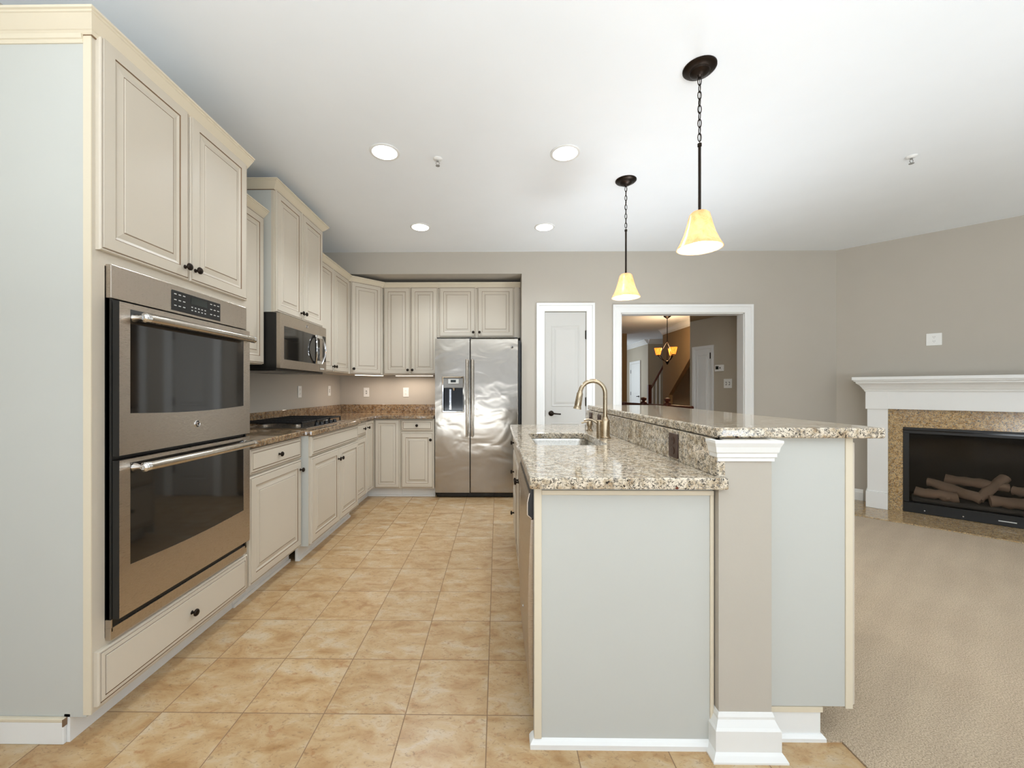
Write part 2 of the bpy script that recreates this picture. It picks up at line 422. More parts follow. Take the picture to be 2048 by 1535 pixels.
# door casings (profile offset outwards from the opening, h towards the room)
CAS = [(0.0, 0.0), (0.0, -0.012), (0.010, -0.016), (0.060, -0.018), (0.066, -0.024), (0.090, -0.024), (0.090, 0.0)]
def casing(name, x0, x1, z1):
    m = MB(); m.sweep([(x1, 0.0), (x1, z1), (x0, z1), (x0, 0.0)], CAS, lambda a, b, h: (a, YB + h, b)); return struct(m, name, 'trim')
casing('trim_1', 0.525, 0.99, 2.068)
casing('trim_2', 1.372, 2.738, 2.048)
jb = MB(); jb.box(1.375, 1.383, YB, YB + 0.12, 0, 2.045); jb.box(2.727, 2.735, YB, YB + 0.12, 0, 2.045); jb.box(1.375, 2.735, YB, YB + 0.12, 2.037, 2.045)
struct(jb, 'trim_3', 'trim')

# pantry door
DR = [(0, 0, 0), (0, 0.02, 0), (0.0, 0.021, 0)]
def panel_door(name, w, h, panels, mat='trim', t=0.035):
    m = MB(); m.box(0, w, 0, t, 0, h)
    for x0, x1, z0, z1 in panels:
        m.rings(x0, x1, z0, z1, 0.0, [(0, 0, 0), (0, 0.0015, 0), (0.010, 0.0045, 0), (0.022, 0.0005, 0), (0.030, 0.001, 0), (0.052, 0.006, 0)])
    return m
pd = panel_door('d', 0.452, 2.055, [(0.07, 0.385, 0.17, 0.82), (0.07, 0.385, 1.00, 1.905)]).build('door_1', 'doorpaint')
pd['kind'] = 'structure'; pd.location = (0.5315, YB + 0.004, 0.006)
h = MB(); h.lathe([(0.030, 0), (0.030, -0.006), (0.022, -0.012), (0.010, -0.015), (0.010, -0.045)], (0.068, 0.0, 0.925), 'y', 20)
h.tube([(0.068, -0.045, 0.925), (0.09, -0.047, 0.925), (0.13, -0.047, 0.921), (0.168, -0.043, 0.919)], [0.011, 0.009, 0.0075, 0.0085], 10)
h.build('door_handle', 'bronze', pd, smooth=True)
for z in (0.30, 1.055, 1.80):
    h = MB(); h.box(0.446, 0.456, -0.008, 0.0, z - 0.045, z + 0.045); h.lathe([(0.005, z - 0.05), (0.005, z + 0.05)], (0.4535, -0.008, 0), 'z', 8); h.build('hinge', 'bronze', pd)
h = MB(); h.box(-0.003, 0.002, -0.003, 0.0, 0.89, 0.96); h.build('latch', 'bronze', pd)

# ------------------------------------------------------------------ cabinet parts
def door_rings(k=1.0):
    return [(0, 0, 0), (0, 0.012, 0), (0.003, 0.0165, 0), (0.0075 * k, 0.017, 0), (0.0085 * k, 0.0145, 1), (0.0105 * k, 0.0145, 1), (0.0120 * k, 0.0190, 0),
            (0.052 * k, 0.020, 0), (0.0530 * k, 0.0168, 1), (0.0555 * k, 0.0165, 1), (0.0660 * k, 0.0125, 0), (0.088 * k, 0.0168, 0), (0.0885 * k, 0.0160, 1), (0.0905 * k, 0.0160, 1), (0.0925 * k, 0.0190, 0)]
DRAWER_R = [(0, 0, 0), (0, 0.012, 0), (0.003, 0.0165, 0), (0.0070, 0.017, 0), (0.0080, 0.0145, 1), (0.0100, 0.0145, 1), (0.0115, 0.0175, 0),
            (0.0230, 0.0185, 0), (0.0240, 0.0160, 1), (0.0265, 0.0160, 1), (0.0280, 0.0200, 0)]
def knob(parent, x, y, z, r=0.0155):
    m = MB(); m.lathe([(0.0085, 0), (0.0085, -0.002), (0.0055, -0.005), (0.0050, -0.013), (0.009, -0.016), (r, -0.0195), (r, -0.0235), (r * 0.8, -0.0275), (r * 0.35, -0.0295)], (x, y, z), 'y', 16)
    return m.build('knob', 'bronze', parent, smooth=True)
def cab_door(root, x0, x1, z0, z1, kn=None, y=0.0, k=None, name='door'):
    wd = min(x1 - x0, z1 - z0)
    kk = k or (1.0 if wd > 0.30 else max(0.5, wd / 0.30 * 0.9))
    d = MB().rings(x0, x1, z0, z1, y, door_rings(kk)).build(name, ['cream', 'glaze'], root)
    if kn: knob(d, kn[0], y - 0.0195, kn[1])
    return d
def cab_drawer(root, x0, x1, z0, z1, kn=True, y=0.0, name='drawer'):
    d = MB().rings(x0, x1, z0, z1, y, DRAWER_R).build(name, ['cream', 'glaze'], root)
    if kn is True: knob(d, (x0 + x1) / 2, y - 0.0185, (z0 + z1) / 2)
    elif kn: knob(d, kn[0], y - 0.0185, kn[1])
    return d
CROWN = [(0.0, -0.022), (0.006, -0.022), (0.010, -0.018), (0.013, -0.014), (0.016, -0.012), (0.030, 0.004), (0.042, 0.018), (0.046, 0.020), (0.046, 0.026), (0.052, 0.028), (0.052, 0.036), (0.0, 0.036)]
def crown(root, path, z, prof=CROWN):
    m = MB(); m.sweep(path, [(o, z + h) for o, h in prof], ID, mi=0)
    # thin glaze line at the foot of the crown
    m.sweep(path, [(0.0, z - 0.0255), (0.0045, z - 0.0255), (0.0045, z - 0.022), (0.0, z - 0.022)], ID, mi=1)
    return m.build('crown_moulding', ['moulding', 'glaze'], root)
def frame(root, w, z0, z1, opens, t=0.018, name='face_frame', mat='cream'):
    """face frame board of width w with the openings left out (x0,x1,z0,z1)"""
    m = MB(); zs = sorted(set([z0, z1] + [o[2] for o in opens] + [o[3] for o in opens])); xs = sorted(set([0, w] + [o[0] for o in opens] + [o[1] for o in opens]))
    for i in range(len(xs) - 1):
        for j in range(len(zs) - 1):
            cx, cz = (xs[i] + xs[i + 1]) / 2, (zs[j] + zs[j + 1]) / 2
            if any(o[0] < cx < o[1] and o[2] < cz < o[3] for o in opens): continue
            m.box(xs[i], xs[i + 1], 0, t, zs[j], zs[j + 1])
    return m.build(name, mat, root)

FX = -1.380                                           # face frame plane of the left run
# ---- tall oven cabinet (local x along +Y, front towards +X)
oc = thing('oven_cabinet', 'tall cream cabinet with raised panel doors and a low drawer, housing the double oven', 'cabinet', (FX, 1.36, 0), PI / 2)
W = 0.84; D = 0.59
m = MB(); m.box(0.0, 0.018, 0.018, D, 0.085, 2.43); m.box(W - 0.018, W, 0.018, D, 0.1, 2.43); m.box(0, W, D - 0.01, D, 0.1, 2.43); m.box(0.018, W - 0.018, 0.018, D, 1.655, 1.675); m.box(0, W, 0.018, D, 2.415, 2.43)
m.box(0.018, W - 0.018, 0.018, D, 0.295, 0.31); m.box(0.018, W - 0.018, 0.018, D, 0.10, 0.115)
m.build('carcass', 'side', oc)
frame(oc, W, 0.095, 2.43, [(0.045, 0.808, 0.325, 1.635)])
m = MB(); m.box(-0.004, 0.0, -0.001, 0.026, 0.095, 2.40); m.build('corner_bead', 'moulding', oc)
cab_door(oc, 0.012, 0.414, 1.680, 2.427, (0.414 - 0.028, 1.733))
cab_door(oc, 0.420, 0.828, 1.680, 2.427, (0.420 + 0.026, 1.733))
cab_drawer(oc, 0.006, 0.832, 0.114, 0.300, (0.425, 0.207))
crown(oc, [(0.0, D), (0.0, 0.0), (W, 0.0)], 2.424)
m = MB(); m.sweep([(0.0, D), (0.0, 0.026)], [(0.0, 2.375), (0.004, 2.375), (0.006, 2.380), (0.006, 2.386), (0.010, 2.388), (0.012, 2.402), (0.0, 2.402)], ID); m.build('side_moulding', 'moulding', oc)
m = MB(); m.box(0.0, W, 0.075, 0.095, 0.0, 0.095); m.box(0.0, 0.018, 0.096, D, 0, 0.084); m.build('toe_kick', 'trim', oc)
m = MB(); m.box(-0.012, 0.0, 0.085, D, 0.0, 0.075); m.build('base_strip', 'trim', oc, bevel=0.003)
m = MB(); m.box(-0.014, 0.0, 0.085, D, 0.075, 0.088); m.build('base_cap', 'moulding', oc, bevel=0.003)
m = MB(); m.box(-0.0145, -0.001, 0.083, 0.087, 0.062, 0.086); m.build('chipped_end', 'glaze', oc)

# ---- double wall oven (same local frame, origin at the cabinet)
ov = thing('double_wall_oven', 'stainless steel double wall oven with two glass doors and bar handles', 'oven', (FX + 0.020, 1.36, 0.317), PI / 2)
def oz(z): return z - 0.317
m = MB(); m.box(0.055, 0.80, 0.03, 0.55, oz(0.335), oz(1.62)); m.build('oven_body', 'black', ov)
m = MB(); m.box(0.048, 0.817, 0.0, 0.022, oz(1.522), oz(1.641)); m.build('control_fascia', 'steel', ov, bevel=0.002)
cp = MB(); cp.box(0.312, 0.606, -0.003, 0.0, oz(1.532), oz(1.617)); cp = cp.build('control_panel', 'black', ov, bevel=0.0015)
m = MB(); m.box(0.415, 0.515, -0.0042, -0.003, oz(1.577), oz(1.607)); m.build('display', 'lcd', cp)
for cx0, n in ((0.322, 3), (0.535, 3)):
    for i in range(n):
        for j in range(3):
            MB().box(cx0 + i * 0.024, cx0 + i * 0.024 + 0.012, -0.0040, -0.003, oz(1.600 - j * 0.024), oz(1.6035 - j * 0.024)).build('key_legend', 'label_white', cp)
for i in range(5):
    for j in range(2): MB().box(0.418 + i * 0.02, 0.426 + i * 0.02, -0.0040, -0.003, oz(1.562 - j * 0.014), oz(1.566 - j * 0.014)).build('key_legend', 'label_white', cp)
m = MB(); m.box(0.050, 0.054, 0.0, 0.02, oz(0.345), oz(1.52)); m.box(0.803, 0.815, 0.0, 0.02, oz(0.345), oz(1.52)); m.box(0.050, 0.815, 0.008, 0.03, oz(0.345), oz(1.52)); m.build('side_trim', 'black', ov)
def emblem(parent, x, y, z, r, axis='y'):
    """round monogram: chromed ring with two curled letters on a dark disc"""
    e = MB(); e.lathe([(r, 0), (r, -0.002), (r * 0.88, -0.0035), (r * 0.84, -0.002)], (x, y, z), 'y', 24, mi=0)
    e.lathe([(r * 0.84, 0), (r * 0.84, -0.0022)], (x, y, z), 'y', 24, mi=1)
    g = [(x + r * 0.5 * math.cos(a) - r * 0.12, y - 0.003, z + r * 0.48 * math.sin(a)) for a in [0.6 + k * 0.45 for k in range(12)]]
    e.tube(g, r * 0.075, 6, mi=0)
    g = [(x + r * 0.12 + r * 0.3 * math.cos(a), y - 0.0032, z + r * 0.22 * math.sin(a) + r * 0.22) for a in [0.9 + k * 0.5 for k in range(8)]]
    g += [(x + r * 0.12 + r * 0.34 * math.cos(a), y - 0.0032, z + r * 0.26 * math.sin(a) - r * 0.22) for a in [1.9 + k * 0.5 for k in range(8)]]
    e.tube(g, r * 0.07, 6, mi=0)
    return e.build('emblem', ['chrome', 'black'], parent, smooth=True)
def bar_handle(parent, x0, x1, z, y0, out, r=0.0125, name='handle', mat='steel_h'):
    m = MB(); n = 14; pts = []
    for k in range(n + 1):
        u = k / n; pts.append((x0 + (x1 - x0) * u, y0 - out - 0.010 * math.sin(PI * u), z))
    m.tube(pts, r, 14)
    hd = m.build(name, mat, parent, smooth=True)
    for x in (x0 + 0.006, x1 - 0.006):
        m = MB()
        m.tube([(x, y0 + 0.001, z), (x, y0 - out * 0.5, z), (x, y0 - out, z)], [0.016, 0.009, 0.0145], 14)
        s = 1 if x > (x0 + x1) / 2 else -1
        m.tube([(x - 0.012 * s, y0 - out, z), (x + 0.004 * s, y0 - out, z), (x + 0.012 * s, y0 - out, z)], [r + 0.001, r + 0.0015, r * 0.55], 14)
        m.build('handle_end', 'chrome', parent, smooth=True)
    return hd
def oven_door(z0, z1, gz0, gz1, emb, hz):
    d = MB(); X0, X1 = 0.050, 0.800
    # frame as a plate with the window opening left out, bottom edge of the window slightly bowed
    gx0, gx1 = 0.092, 0.748
    d.box(X0, gx0, -0.028, -0.004, oz(z0), oz(z1)); d.box(gx1, X1, -0.028, -0.004, oz(z0), oz(z1)); d.box(gx0, gx1, -0.028, -0.004, oz(gz1), oz(z1))
    n = 12; low = [(gx0 + (gx1 - gx0) * k / n, oz(gz0) - 0.010 * math.sin(PI * k / n)) for k in range(n + 1)]
    d.prism([(gx0, oz(z0)), (gx1, oz(z0))] + low[::-1], -0.028, -0.004, 'y')
    d = d.build('oven_door', 'steel', ov)
    g = MB(); g.prism([(gx0, oz(gz1)), (gx1, oz(gz1))] + low[::-1], -0.0268, -0.006, 'y'); g.build('door_glass', 'ovenglass', d)
    g = MB(); g.box(X0 - 0.001, X0 + 0.003, -0.0272, -0.004, oz(z0), oz(z1)); g.box(X0, X1, -0.0265, -0.004, oz(z0) - 0.002, oz(z0)); g.build('door_edge', 'black', d)
    bar_handle(d, 0.104, 0.772, oz(hz), -0.028, 0.040, 0.0165)
    if emb: emblem(d, 0.418, -0.028, oz(1.047), 0.016)
oven_door(0.965, 1.510, 1.113, 1.490, True, 1.462)
oven_door(0.392, 0.948, 0.565, 0.934, False, 0.915)
m = MB(); m.box(0.046, 0.817, 0.0, 0.02, oz(0.317), oz(0.358)); m.box(0.046, 0.052, -0.001, 0.02, oz(0.358), oz(0.388)); m.build('lower_trim', 'steel', ov, bevel=0.001)

# ---- upper cabinets on the left wall
def upper(name, label, loc, rz, W, D, z0, z1, doors, crown_path, frame_t=0.018, bottom_mat='cream'):
    r = thing(name, label, 'cabinet', (loc[0], loc[1], z0), rz)
    m = MB(); m.box(0, W, frame_t, D, 0.0, z1 - z0); m.build('carcass', 'side', r)
    frame(r, W, -0.0, z1 - z0, [], frame_t)
    for x0, x1, za, zb, kn in doors: cab_door(r, x0, x1, za - z0, zb - z0, (kn[0], kn[1] - z0) if kn else None)
    if crown_path: crown(r, crown_path, z1 - z0 - 0.006)
    return r
UX = -1.645
upper('wall_cabinet', 'tall narrow cream wall cabinet between the oven tower and the microwave', (UX, 2.202), PI / 2, 0.606, 0.325, 1.372, 2.415, [(0.006, 0.600, 1.376, 2.395, None)], [(0, 0), (0.606, 0)])
upper('wall_cabinet', 'high two-door cream wall cabinet directly above the microwave', (-1.565, 2.81), PI / 2, 0.764, 0.405, 1.742, 2.625,
      [(0.008, 0.379, 1.748, 2.600, (0.379 - 0.024, 1.798)), (0.384, 0.756, 1.748, 2.600, (0.384 + 0.024, 1.798))], [(0, 0.405), (0, 0), (0.764, 0), (0.764, 0.405)])
upper('wall_cabinet', 'two-door cream wall cabinet on the left wall just past the microwave', (UX, 3.576), PI / 2, 0.852, 0.325, 1.372, 2.415,
      [(0.020, 0.418, 1.376, 2.395, (0.418 - 0.024, 1.425)), (0.424, 0.838, 1.376, 2.395, (0.424 + 0.024, 1.425))], [(0, 0), (0.852, 0)])
# diagonal corner cabinet
r = thing('corner_wall_cabinet', 'diagonal cream corner wall cabinet with one tall door', 'cabinet', (-1.645, 4.43, 1.372), PI / 4)
L = math.hypot(0.30, 0.30)
def loc45(x, y): dx, dy = x + 1.645, y - 4.43; c, s = math.cos(PI / 4), math.sin(PI / 4); return (dx * c + dy * s, -dx * s + dy * c)
poly = [loc45(x, y) for x, y in ((-1.645, 4.4305), (-1.345, 4.73), (-1.345, 5.045), (-1.968, 5.045), (-1.968, 4.4305))]
poly2 = [poly[0], poly[1]] + poly[2:]
m = MB(); m.prism([(p[0], p[1] + (0.003 if i < 2 else 0)) for i, p in enumerate(poly2)], 0, 1.043); m.build('carcass', 'cream', r)
cab_door(r, 0.028, L - 0.026, 0.004, 1.023, (0.052, 0.055), y=0.0)
crown(r, [(0.0, 0.0), (L, 0.0)], 1.043 - 0.006)
upper('wall_cabinet', 'two-door cream wall cabinet on the back wall, left of the refrigerator', (-1.343, 4.75), 0, 0.648, 0.295, 1.372, 2.415,
      [(0.006, 0.319, 1.376, 2.395, (0.319 - 0.026, 1.425)), (0.324, 0.642, 1.376, 2.395, (0.324 + 0.024, 1.425))], [(0, 0), (0.648, 0)])
r = upper('wall_cabinet', 'short two-door cream wall cabinet above the refrigerator', (-0.694, 4.75), 0, 0.960, 0.295, 1.805, 2.415,
      [(0.010, 0.435, 1.815, 2.395, (0.435 - 0.024, 1.865)), (0.460, 0.885, 1.815, 2.395, (0.460 + 0.024, 1.865))], [(0, 0), (0.960, 0)])
m = MB(); m.box(0.895, 0.945, -0.012, 0.0, -0.004, 0.60); m.build('filler_strip', 'cream', r)

# under cabinet light strips (lit lamps)
for nm, loc, rz, L0, lab in (('under_cabinet_light', (-1.60, 4.53, 1.360), PI / 4, 0.36, 'warm glowing light strip under the diagonal corner cabinet'),
                             ('under_cabinet_light', (-1.22, 4.80, 1.360), 0, 0.46, 'warm glowing light strip under the back wall cabinet beside the refrigerator')):
    t = thing(nm, lab, 'light', loc, rz)
    MB().box(0, L0, 0, 0.03, 0, 0.0115).build('housing', 'trim', t)
    MB().box(0.01, L0 - 0.01, 0.004, 0.026, -0.003, 0.0).build('diffuser', 'strip', t)
light('AREA', 'under_cabinet_glow', (-1.0, 4.86, 1.35), 1.5, (1.0, 0.84, 0.72), (0, 0, 0), 0.46, 0.03)
light('AREA', 'under_cabinet_glow_corner', (-1.52, 4.70, 1.35), 1.5, (1.0, 0.84, 0.72), (0, 0, PI / 4), 0.36, 0.03)

# ---- base cabinets
def base(name, label, loc, rz, W, D=0.575, z1=0.875, toe=0.075, toe_d=True, side_mat='cream'):
    r = thing(name, label, 'cabinet', (loc[0], loc[1], 0), rz)
    m = MB(); m.box(0, W, 0.018, D, 0.105, z1); m.build('carcass', side_mat, r)
    m = MB(); m.box(0, W, 0, 0.018, 0.105, z1); m.build('face_frame', 'cream', r)
    m = MB(); m.box(0.0, W, toe, toe + 0.018, 0, 0.105); m.box(0.0, W, toe - 0.012, toe, 0, 0.018); m.build('toe_kick', 'trim', r)
    return r
r = base('base_cabinet', 'cream base cabinet with one wide drawer over one door, next to the oven tower', (FX, 2.203), PI / 2, 0.602)
cab_drawer(r, 0.008, 0.594, 0.726, 0.868); cab_door(r, 0.008, 0.594, 0.115, 0.712, (0.594 - 0.022, 0.645))
BX = -1.320
r = base('base_cabinet', 'protruding two-door cream base cabinet under the gas cooktop', (BX, 2.808), PI / 2, 0.984, D=0.63)
cab_drawer(r, 0.014, 0.955, 0.730, 0.870, kn=False, name='drawer_front')
cab_door(r, 0.014, 0.506, 0.115, 0.718, (0.506 - 0.025, 0.632)); cab_door(r, 0.512, 0.955, 0.115, 0.718, (0.512 + 0.025, 0.632))
m = MB(); m.box(-0.003, 0.0, -0.001, 0.06, 0.105, 0.875); m.build('end_panel', 'side', r)
r = base('base_cabinet', 'narrow cream base cabinet with drawer and door, between cooktop cabinet and corner', (FX, 3.794), PI / 2, 0.392)
cab_drawer(r, 0.06, 0.385, 0.730, 0.868, (0.30, 0.80)); cab_door(r, 0.06, 0.385, 0.115, 0.716)
# L-shaped corner cabinet: two leaves meeting in the corner
r = thing('corner_base_cabinet', 'cream L-shaped corner base cabinet with two narrow full-height leaves', 'cabinet', (-1.36, 4.44, 0))
m = MB(); m.prism([(-0.59, -0.252), (-0.02, -0.252), (-0.02, 0.02), (0.288, 0.02), (0.288, 0.60), (-0.59, 0.60)], 0.105, 0.875); m.build('carcass', 'cream', r)
m = MB(); m.prism([(-0.12, -0.252), (-0.095, -0.252), (-0.095, 0.095), (0.288, 0.095), (0.288, 0.12), (-0.12, 0.12)], 0, 0.105)
m.box(-0.092, 0.288, 0.083, 0.095, 0, 0.018); m.build('toe_kick', 'trim', r)
dl = MB().rings(0.004, 0.244, 0.115, 0.866, 0, door_rings(0.62)).build('door', ['cream', 'glaze'], r); dl.rotation_euler = (0, 0, PI / 2); dl.location = (-0.02, -0.250, 0)
knob(dl, 0.030, -0.0195, 0.80)
dr = MB().rings(0.008, 0.280, 0.115, 0.866, 0, door_rings(0.75)).build('door', ['cream', 'glaze'], r); dr.location = (0.0, 0.02, 0)
r = base('base_cabinet', 'cream base cabinet with drawer and door on the back wall beside the refrigerator', (-1.070, 4.46), 0, 0.372)
cab_drawer(r, 0.008, 0.362, 0.742, 0.862); cab_door(r, 0.008, 0.362, 0.115, 0.722, (0.362 - 0.026, 0.645))

# ---- perimeter worktop
ct = thing('countertop', 'L-shaped speckled granite countertop along the left wall, browned for warm light', 'countertop', (-1.66, 3.6, 0.875))
def offs(pts, o): return [(x - o[0], y - o[1]) for x, y in pts]
O = (-1.66, 3.6)
P = [(-1.972, 2.204), (-1.345, 2.204), (-1.345, 2.785), (-1.335, 2.797), (-1.295, 2.800), (-1.283, 2.812), (-1.283, 3.785), (-1.292, 3.797), (-1.345, 3.81), (-1.345, 4.415), (-0.697, 4.415), (-0.697, 5.047), (-1.972, 5.047)]
m = MB(); m.prism(offs(P, O), 0, 0.037); m.build('worktop', 'granite_warm_lit', ct, bevel=0.008, seg=3)
bs = MB().box(-0.010, 0.010, -1.42, 1.42, 0, 0.098).build('backsplash', 'granite_warm_lit', bevel=0.002); bs.location = (-1.962, 3.627, 0.9122)
tag(bs, 'low granite backsplash strip, browned for warm light, along the left wall behind the cooktop', 'backsplash')
bs = MB().box(-0.626, 0.626, -0.010, 0.010, 0, 0.098).build('backsplash', 'granite_warm_lit', bevel=0.002); bs.location = (-1.325, 5.037, 0.9122)
tag(bs, 'low granite backsplash strip, browned for warm light, on the back wall beside the refrigerator', 'backsplash')

# ---- gas cooktop
ck = thing('gas_cooktop', 'stainless gas cooktop with black cast iron grates set in the granite', 'cooktop', (-1.63, 3.27, 0.912))
m = MB(); m.box(-0.255, 0.260, -0.375, 0.375, 0, 0.008); m.build('tray', 'steel', ck, bevel=0.004, seg=3)
for x, y, rr in ((-0.13, -0.24, 0.045), (0.12, -0.24, 0.038), (-0.02, 0.0, 0.055), (-0.13, 0.24, 0.045), (0.12, 0.24, 0.038)):
    m = MB(); m.lathe([(rr + 0.012, 0.008), (rr + 0.012, 0.012), (rr, 0.016), (rr, 0.024), (rr * 0.7, 0.028)], (x, y, 0), 'z', 24, mi=0); m.lathe([(rr * 0.8, 0.027), (rr * 0.78, 0.033), (rr * 0.4, 0.035)], (x, y, 0), 'z', 24, mi=1); m.build('burner', ['steel', 'iron'], ck, smooth=True)
for yc in (-0.245, 0.0, 0.245):
    m = MB(); a = 0.118; z = 0.038
    for sx in (-0.235, 0.205): m.box(sx, sx + 0.012, yc - a, yc + a, z, z + 0.012)
    for sy in (-a, a - 0.012): m.box(-0.235, 0.217, yc + sy, yc + sy + 0.012, z, z + 0.012)
    for k in range(5): m.box(-0.235, 0.217, yc - 0.09 + k * 0.042, yc - 0.082 + k * 0.042, z + 0.002, z + 0.014)
    for xx in (-0.12, -0.01, 0.10): m.box(xx, xx + 0.010, yc - a, yc + a, z, z + 0.012)
    for sx in (-0.23, 0.207):
        for sy in (-a + 0.002, a - 0.012): m.box(sx, sx + 0.01, yc + sy, yc + sy + 0.01, 0.008, z)
    m.build('grate', 'iron', ck, bevel=0.002, seg=1)
for k in range(5):
    m = MB(); m.lathe([(0.019, 0.008), (0.019, 0.014), (0.016, 0.018), (0.015, 0.032), (0.012, 0.034)], (0.238, -0.17 + k * 0.085, 0), 'z', 18); m.build('control_knob', 'iron', ck, smooth=True)

# ---- microwave
mw = thing('microwave', 'stainless over-the-range microwave with dark window and looped handle', 'microwave', (-1.520, 2.812, 1.345), PI / 2)
def mz(z): return z - 1.345
m = MB(); m.box(0.0, 0.758, 0.028, 0.44, 0.0, mz(1.738)); m.box(0.0, 0.758, 0.030, 0.44, -0.014, 0.0); m.build('case', 'black', mw, bevel=0.002)
m = MB()
gx0, gx1, g0, g1 = 0.052, 0.520, mz(1.413), mz(1.652)
m.box(0.0, gx0, 0, 0.026, 0.004, mz(1.736)); m.box(gx0, 0.630, 0, 0.026, g1, mz(1.736)); m.box(gx0, 0.630, 0, 0.026, 0.004, g0); m.box(gx1 + 0.09, 0.630, 0, 0.026, g0, g1)
md = m.build('door', 'steel', mw)
MB().box(gx0, gx1 + 0.09, 0.002, 0.024, g0, g1).build('window', 'ovenglass', md)
m = MB()
for s, xx in ((-1, 0.505), (1, 0.675)):
    pts = [(xx - s * 0.035 + s * 0.035 * math.sin(PI * k / 12), -0.010 - 0.022 * math.sin(PI * k / 12), g0 + 0.004 + (g1 - g0 - 0.008) * k / 12) for k in range(13)]
    m.tube(pts, 0.0075, 10)
for z in (g0 + 0.012, g1 - 0.012): m.box(0.545, 0.635, -0.018, 0.0, z - 0.012, z + 0.012)
m.build('handle', 'chrome', md, smooth=True)
MB().box(0.560, 0.622, -0.004, 0.0, g0 + 0.03, g1 - 0.03).build('handle_inset', 'blackgloss', md)
m = MB(); m.box(0.632, 0.758, 0, 0.026, 0.004, mz(1.736)); kp = m.build('control_fascia', 'steel', mw)
MB().box(0.690, 0.745, -0.002, 0.0, mz(1.44), mz(1.66)).build('keypad', 'blackgloss', kp)
emblem(md, 0.392, 0.0, mz(1.697), 0.013)
m = MB()
for k in range(6): m.box(0.640 + k * 0.013, 0.649 + k * 0.013, -0.0012, 0.0, mz(1.370), mz(1.381))
m.build('badge', 'label_white', kp)
for x in (0.05, 0.45): MB().box(x, x + 0.25, 0.10, 0.36, -0.018, -0.014).build('grease_filter', 'grey_plastic', mw)

# ---- refrigerator
fr = thing('refrigerator', 'stainless side-by-side refrigerator with in-door water dispenser', 'refrigerator', (-0.688, 4.45, 0))
FW = 0.915
m = MB(); m.box(0.004, FW + 0.035 - 0.002, 0.085, 0.585, 0.015, 1.745); m.box(0.0, FW, 0.06, 0.085, 0.08, 1.74); m.build('case', 'black', fr)
m = MB(); m.box(0.01, FW - 0.01, 0.035, 0.07, 0.012, 0.058); m.build('toe_grille', 'blackgloss', fr)
for x in (0.05, FW - 0.05): m = MB(); m.lathe([(0.02, 0), (0.02, 0.016)], (x, 0.12, 0), 'z', 12); m.build('foot', 'black', fr)
sx = 0.385
dx0, dx1, dz0, dz1 = 0.082, 0.318, 0.950, 1.338
m = MB()
m.box(0.0, dx0, 0, 0.058, 0.062, 1.757); m.box(dx1, sx - 0.004, 0, 0.058, 0.062, 1.757); m.box(dx0, dx1, 0, 0.058, 0.062, dz0); m.box(dx0, dx1, 0, 0.058, dz1, 1.757)
fdl = m.build('door', 'fridge_steel', fr)
m = MB(); m.box(sx + 0.004, FW, 0, 0.058, 0.062, 1.757); fdr = m.build('door', 'fridge_steel', fr, bevel=0.006, seg=3)
for d, x in ((fdl, sx - 0.030), (fdr, sx + 0.030)):
    m = MB(); pts = [(x, -0.046 - 0.012 * math.sin(PI * k / 14), 0.682 + 0.842 * k / 14) for k in range(15)]
    m.tube(pts, 0.0135, 12); 
    for z in (0.70, 1.505): m.tube([(x, 0.0, z), (x, -0.047, z)], 0.010, 10)
    m.build('handle', 'steel_h', d, smooth=True)
m = MB(); b0 = 0.012
m.sweep([(dx0, dz0), (dx1, dz0), (dx1, dz1), (dx0, dz1)], [(0.0, 0.0), (0.006, -0.004), (0.0, -0.009), (-0.010, -0.006), (-0.012, 0.03), (-0.004, 0.03)], lambda a, b, h: (a, h, b), closed=True)
dsp = m.build('dispenser_bezel', 'chrome', fdl, smooth=True)
m = MB(); m.box(dx0, dx1, 0.052, 0.058, dz0, dz1); m.box(dx0, dx1, 0.0, 0.052, dz0, dz0 + 0.012); m.box(dx0 - 0.0, dx0 + 0.008, 0.004, 0.052, dz0, dz1); m.box(dx1 - 0.008, dx1, 0.004, 0.052, dz0, dz1); m.build('dispenser_recess', 'blackgloss', fdl)
m = MB(); m.box(dx0 + 0.008, dx1 - 0.008, 0.004, 0.05, 1.215, dz1 - 0.012); m.build('dispenser_head', 'grey_plastic', fdl, bevel=0.004)
m = MB(); m.box(0.145, 0.262, -0.002, 0.004, 1.262, 1.312); m.build('dispenser_panel', 'label_white', fdl, bevel=0.001)
m = MB(); m.box(0.172, 0.230, -0.0032, -0.002, 1.276, 1.303); m.build('dispenser_display', 'lcd', fdl)
m = MB(); m.lathe([(0.022, 1.225), (0.016, 1.20), (0.008, 1.185)], (0.205, 0.03, 0), 'z', 14); m.box(0.155, 0.175, 0.03, 0.045, 0.975, 1.20); m.build('dispenser_paddle', 'chrome', fdl, smooth=True)
emblem(fdr, 0.848, 0.0, 1.662, 0.014)
for x in (0.02, 0.37, FW - 0.04): m = MB(); m.box(x, x + 0.035, 0.01, 0.09, 1.757, 1.772); m.build('hinge_cover', 'black', fr)

# ------------------------------------------------------------------ island
IX = 0.145                                            # face frame plane, facing -X
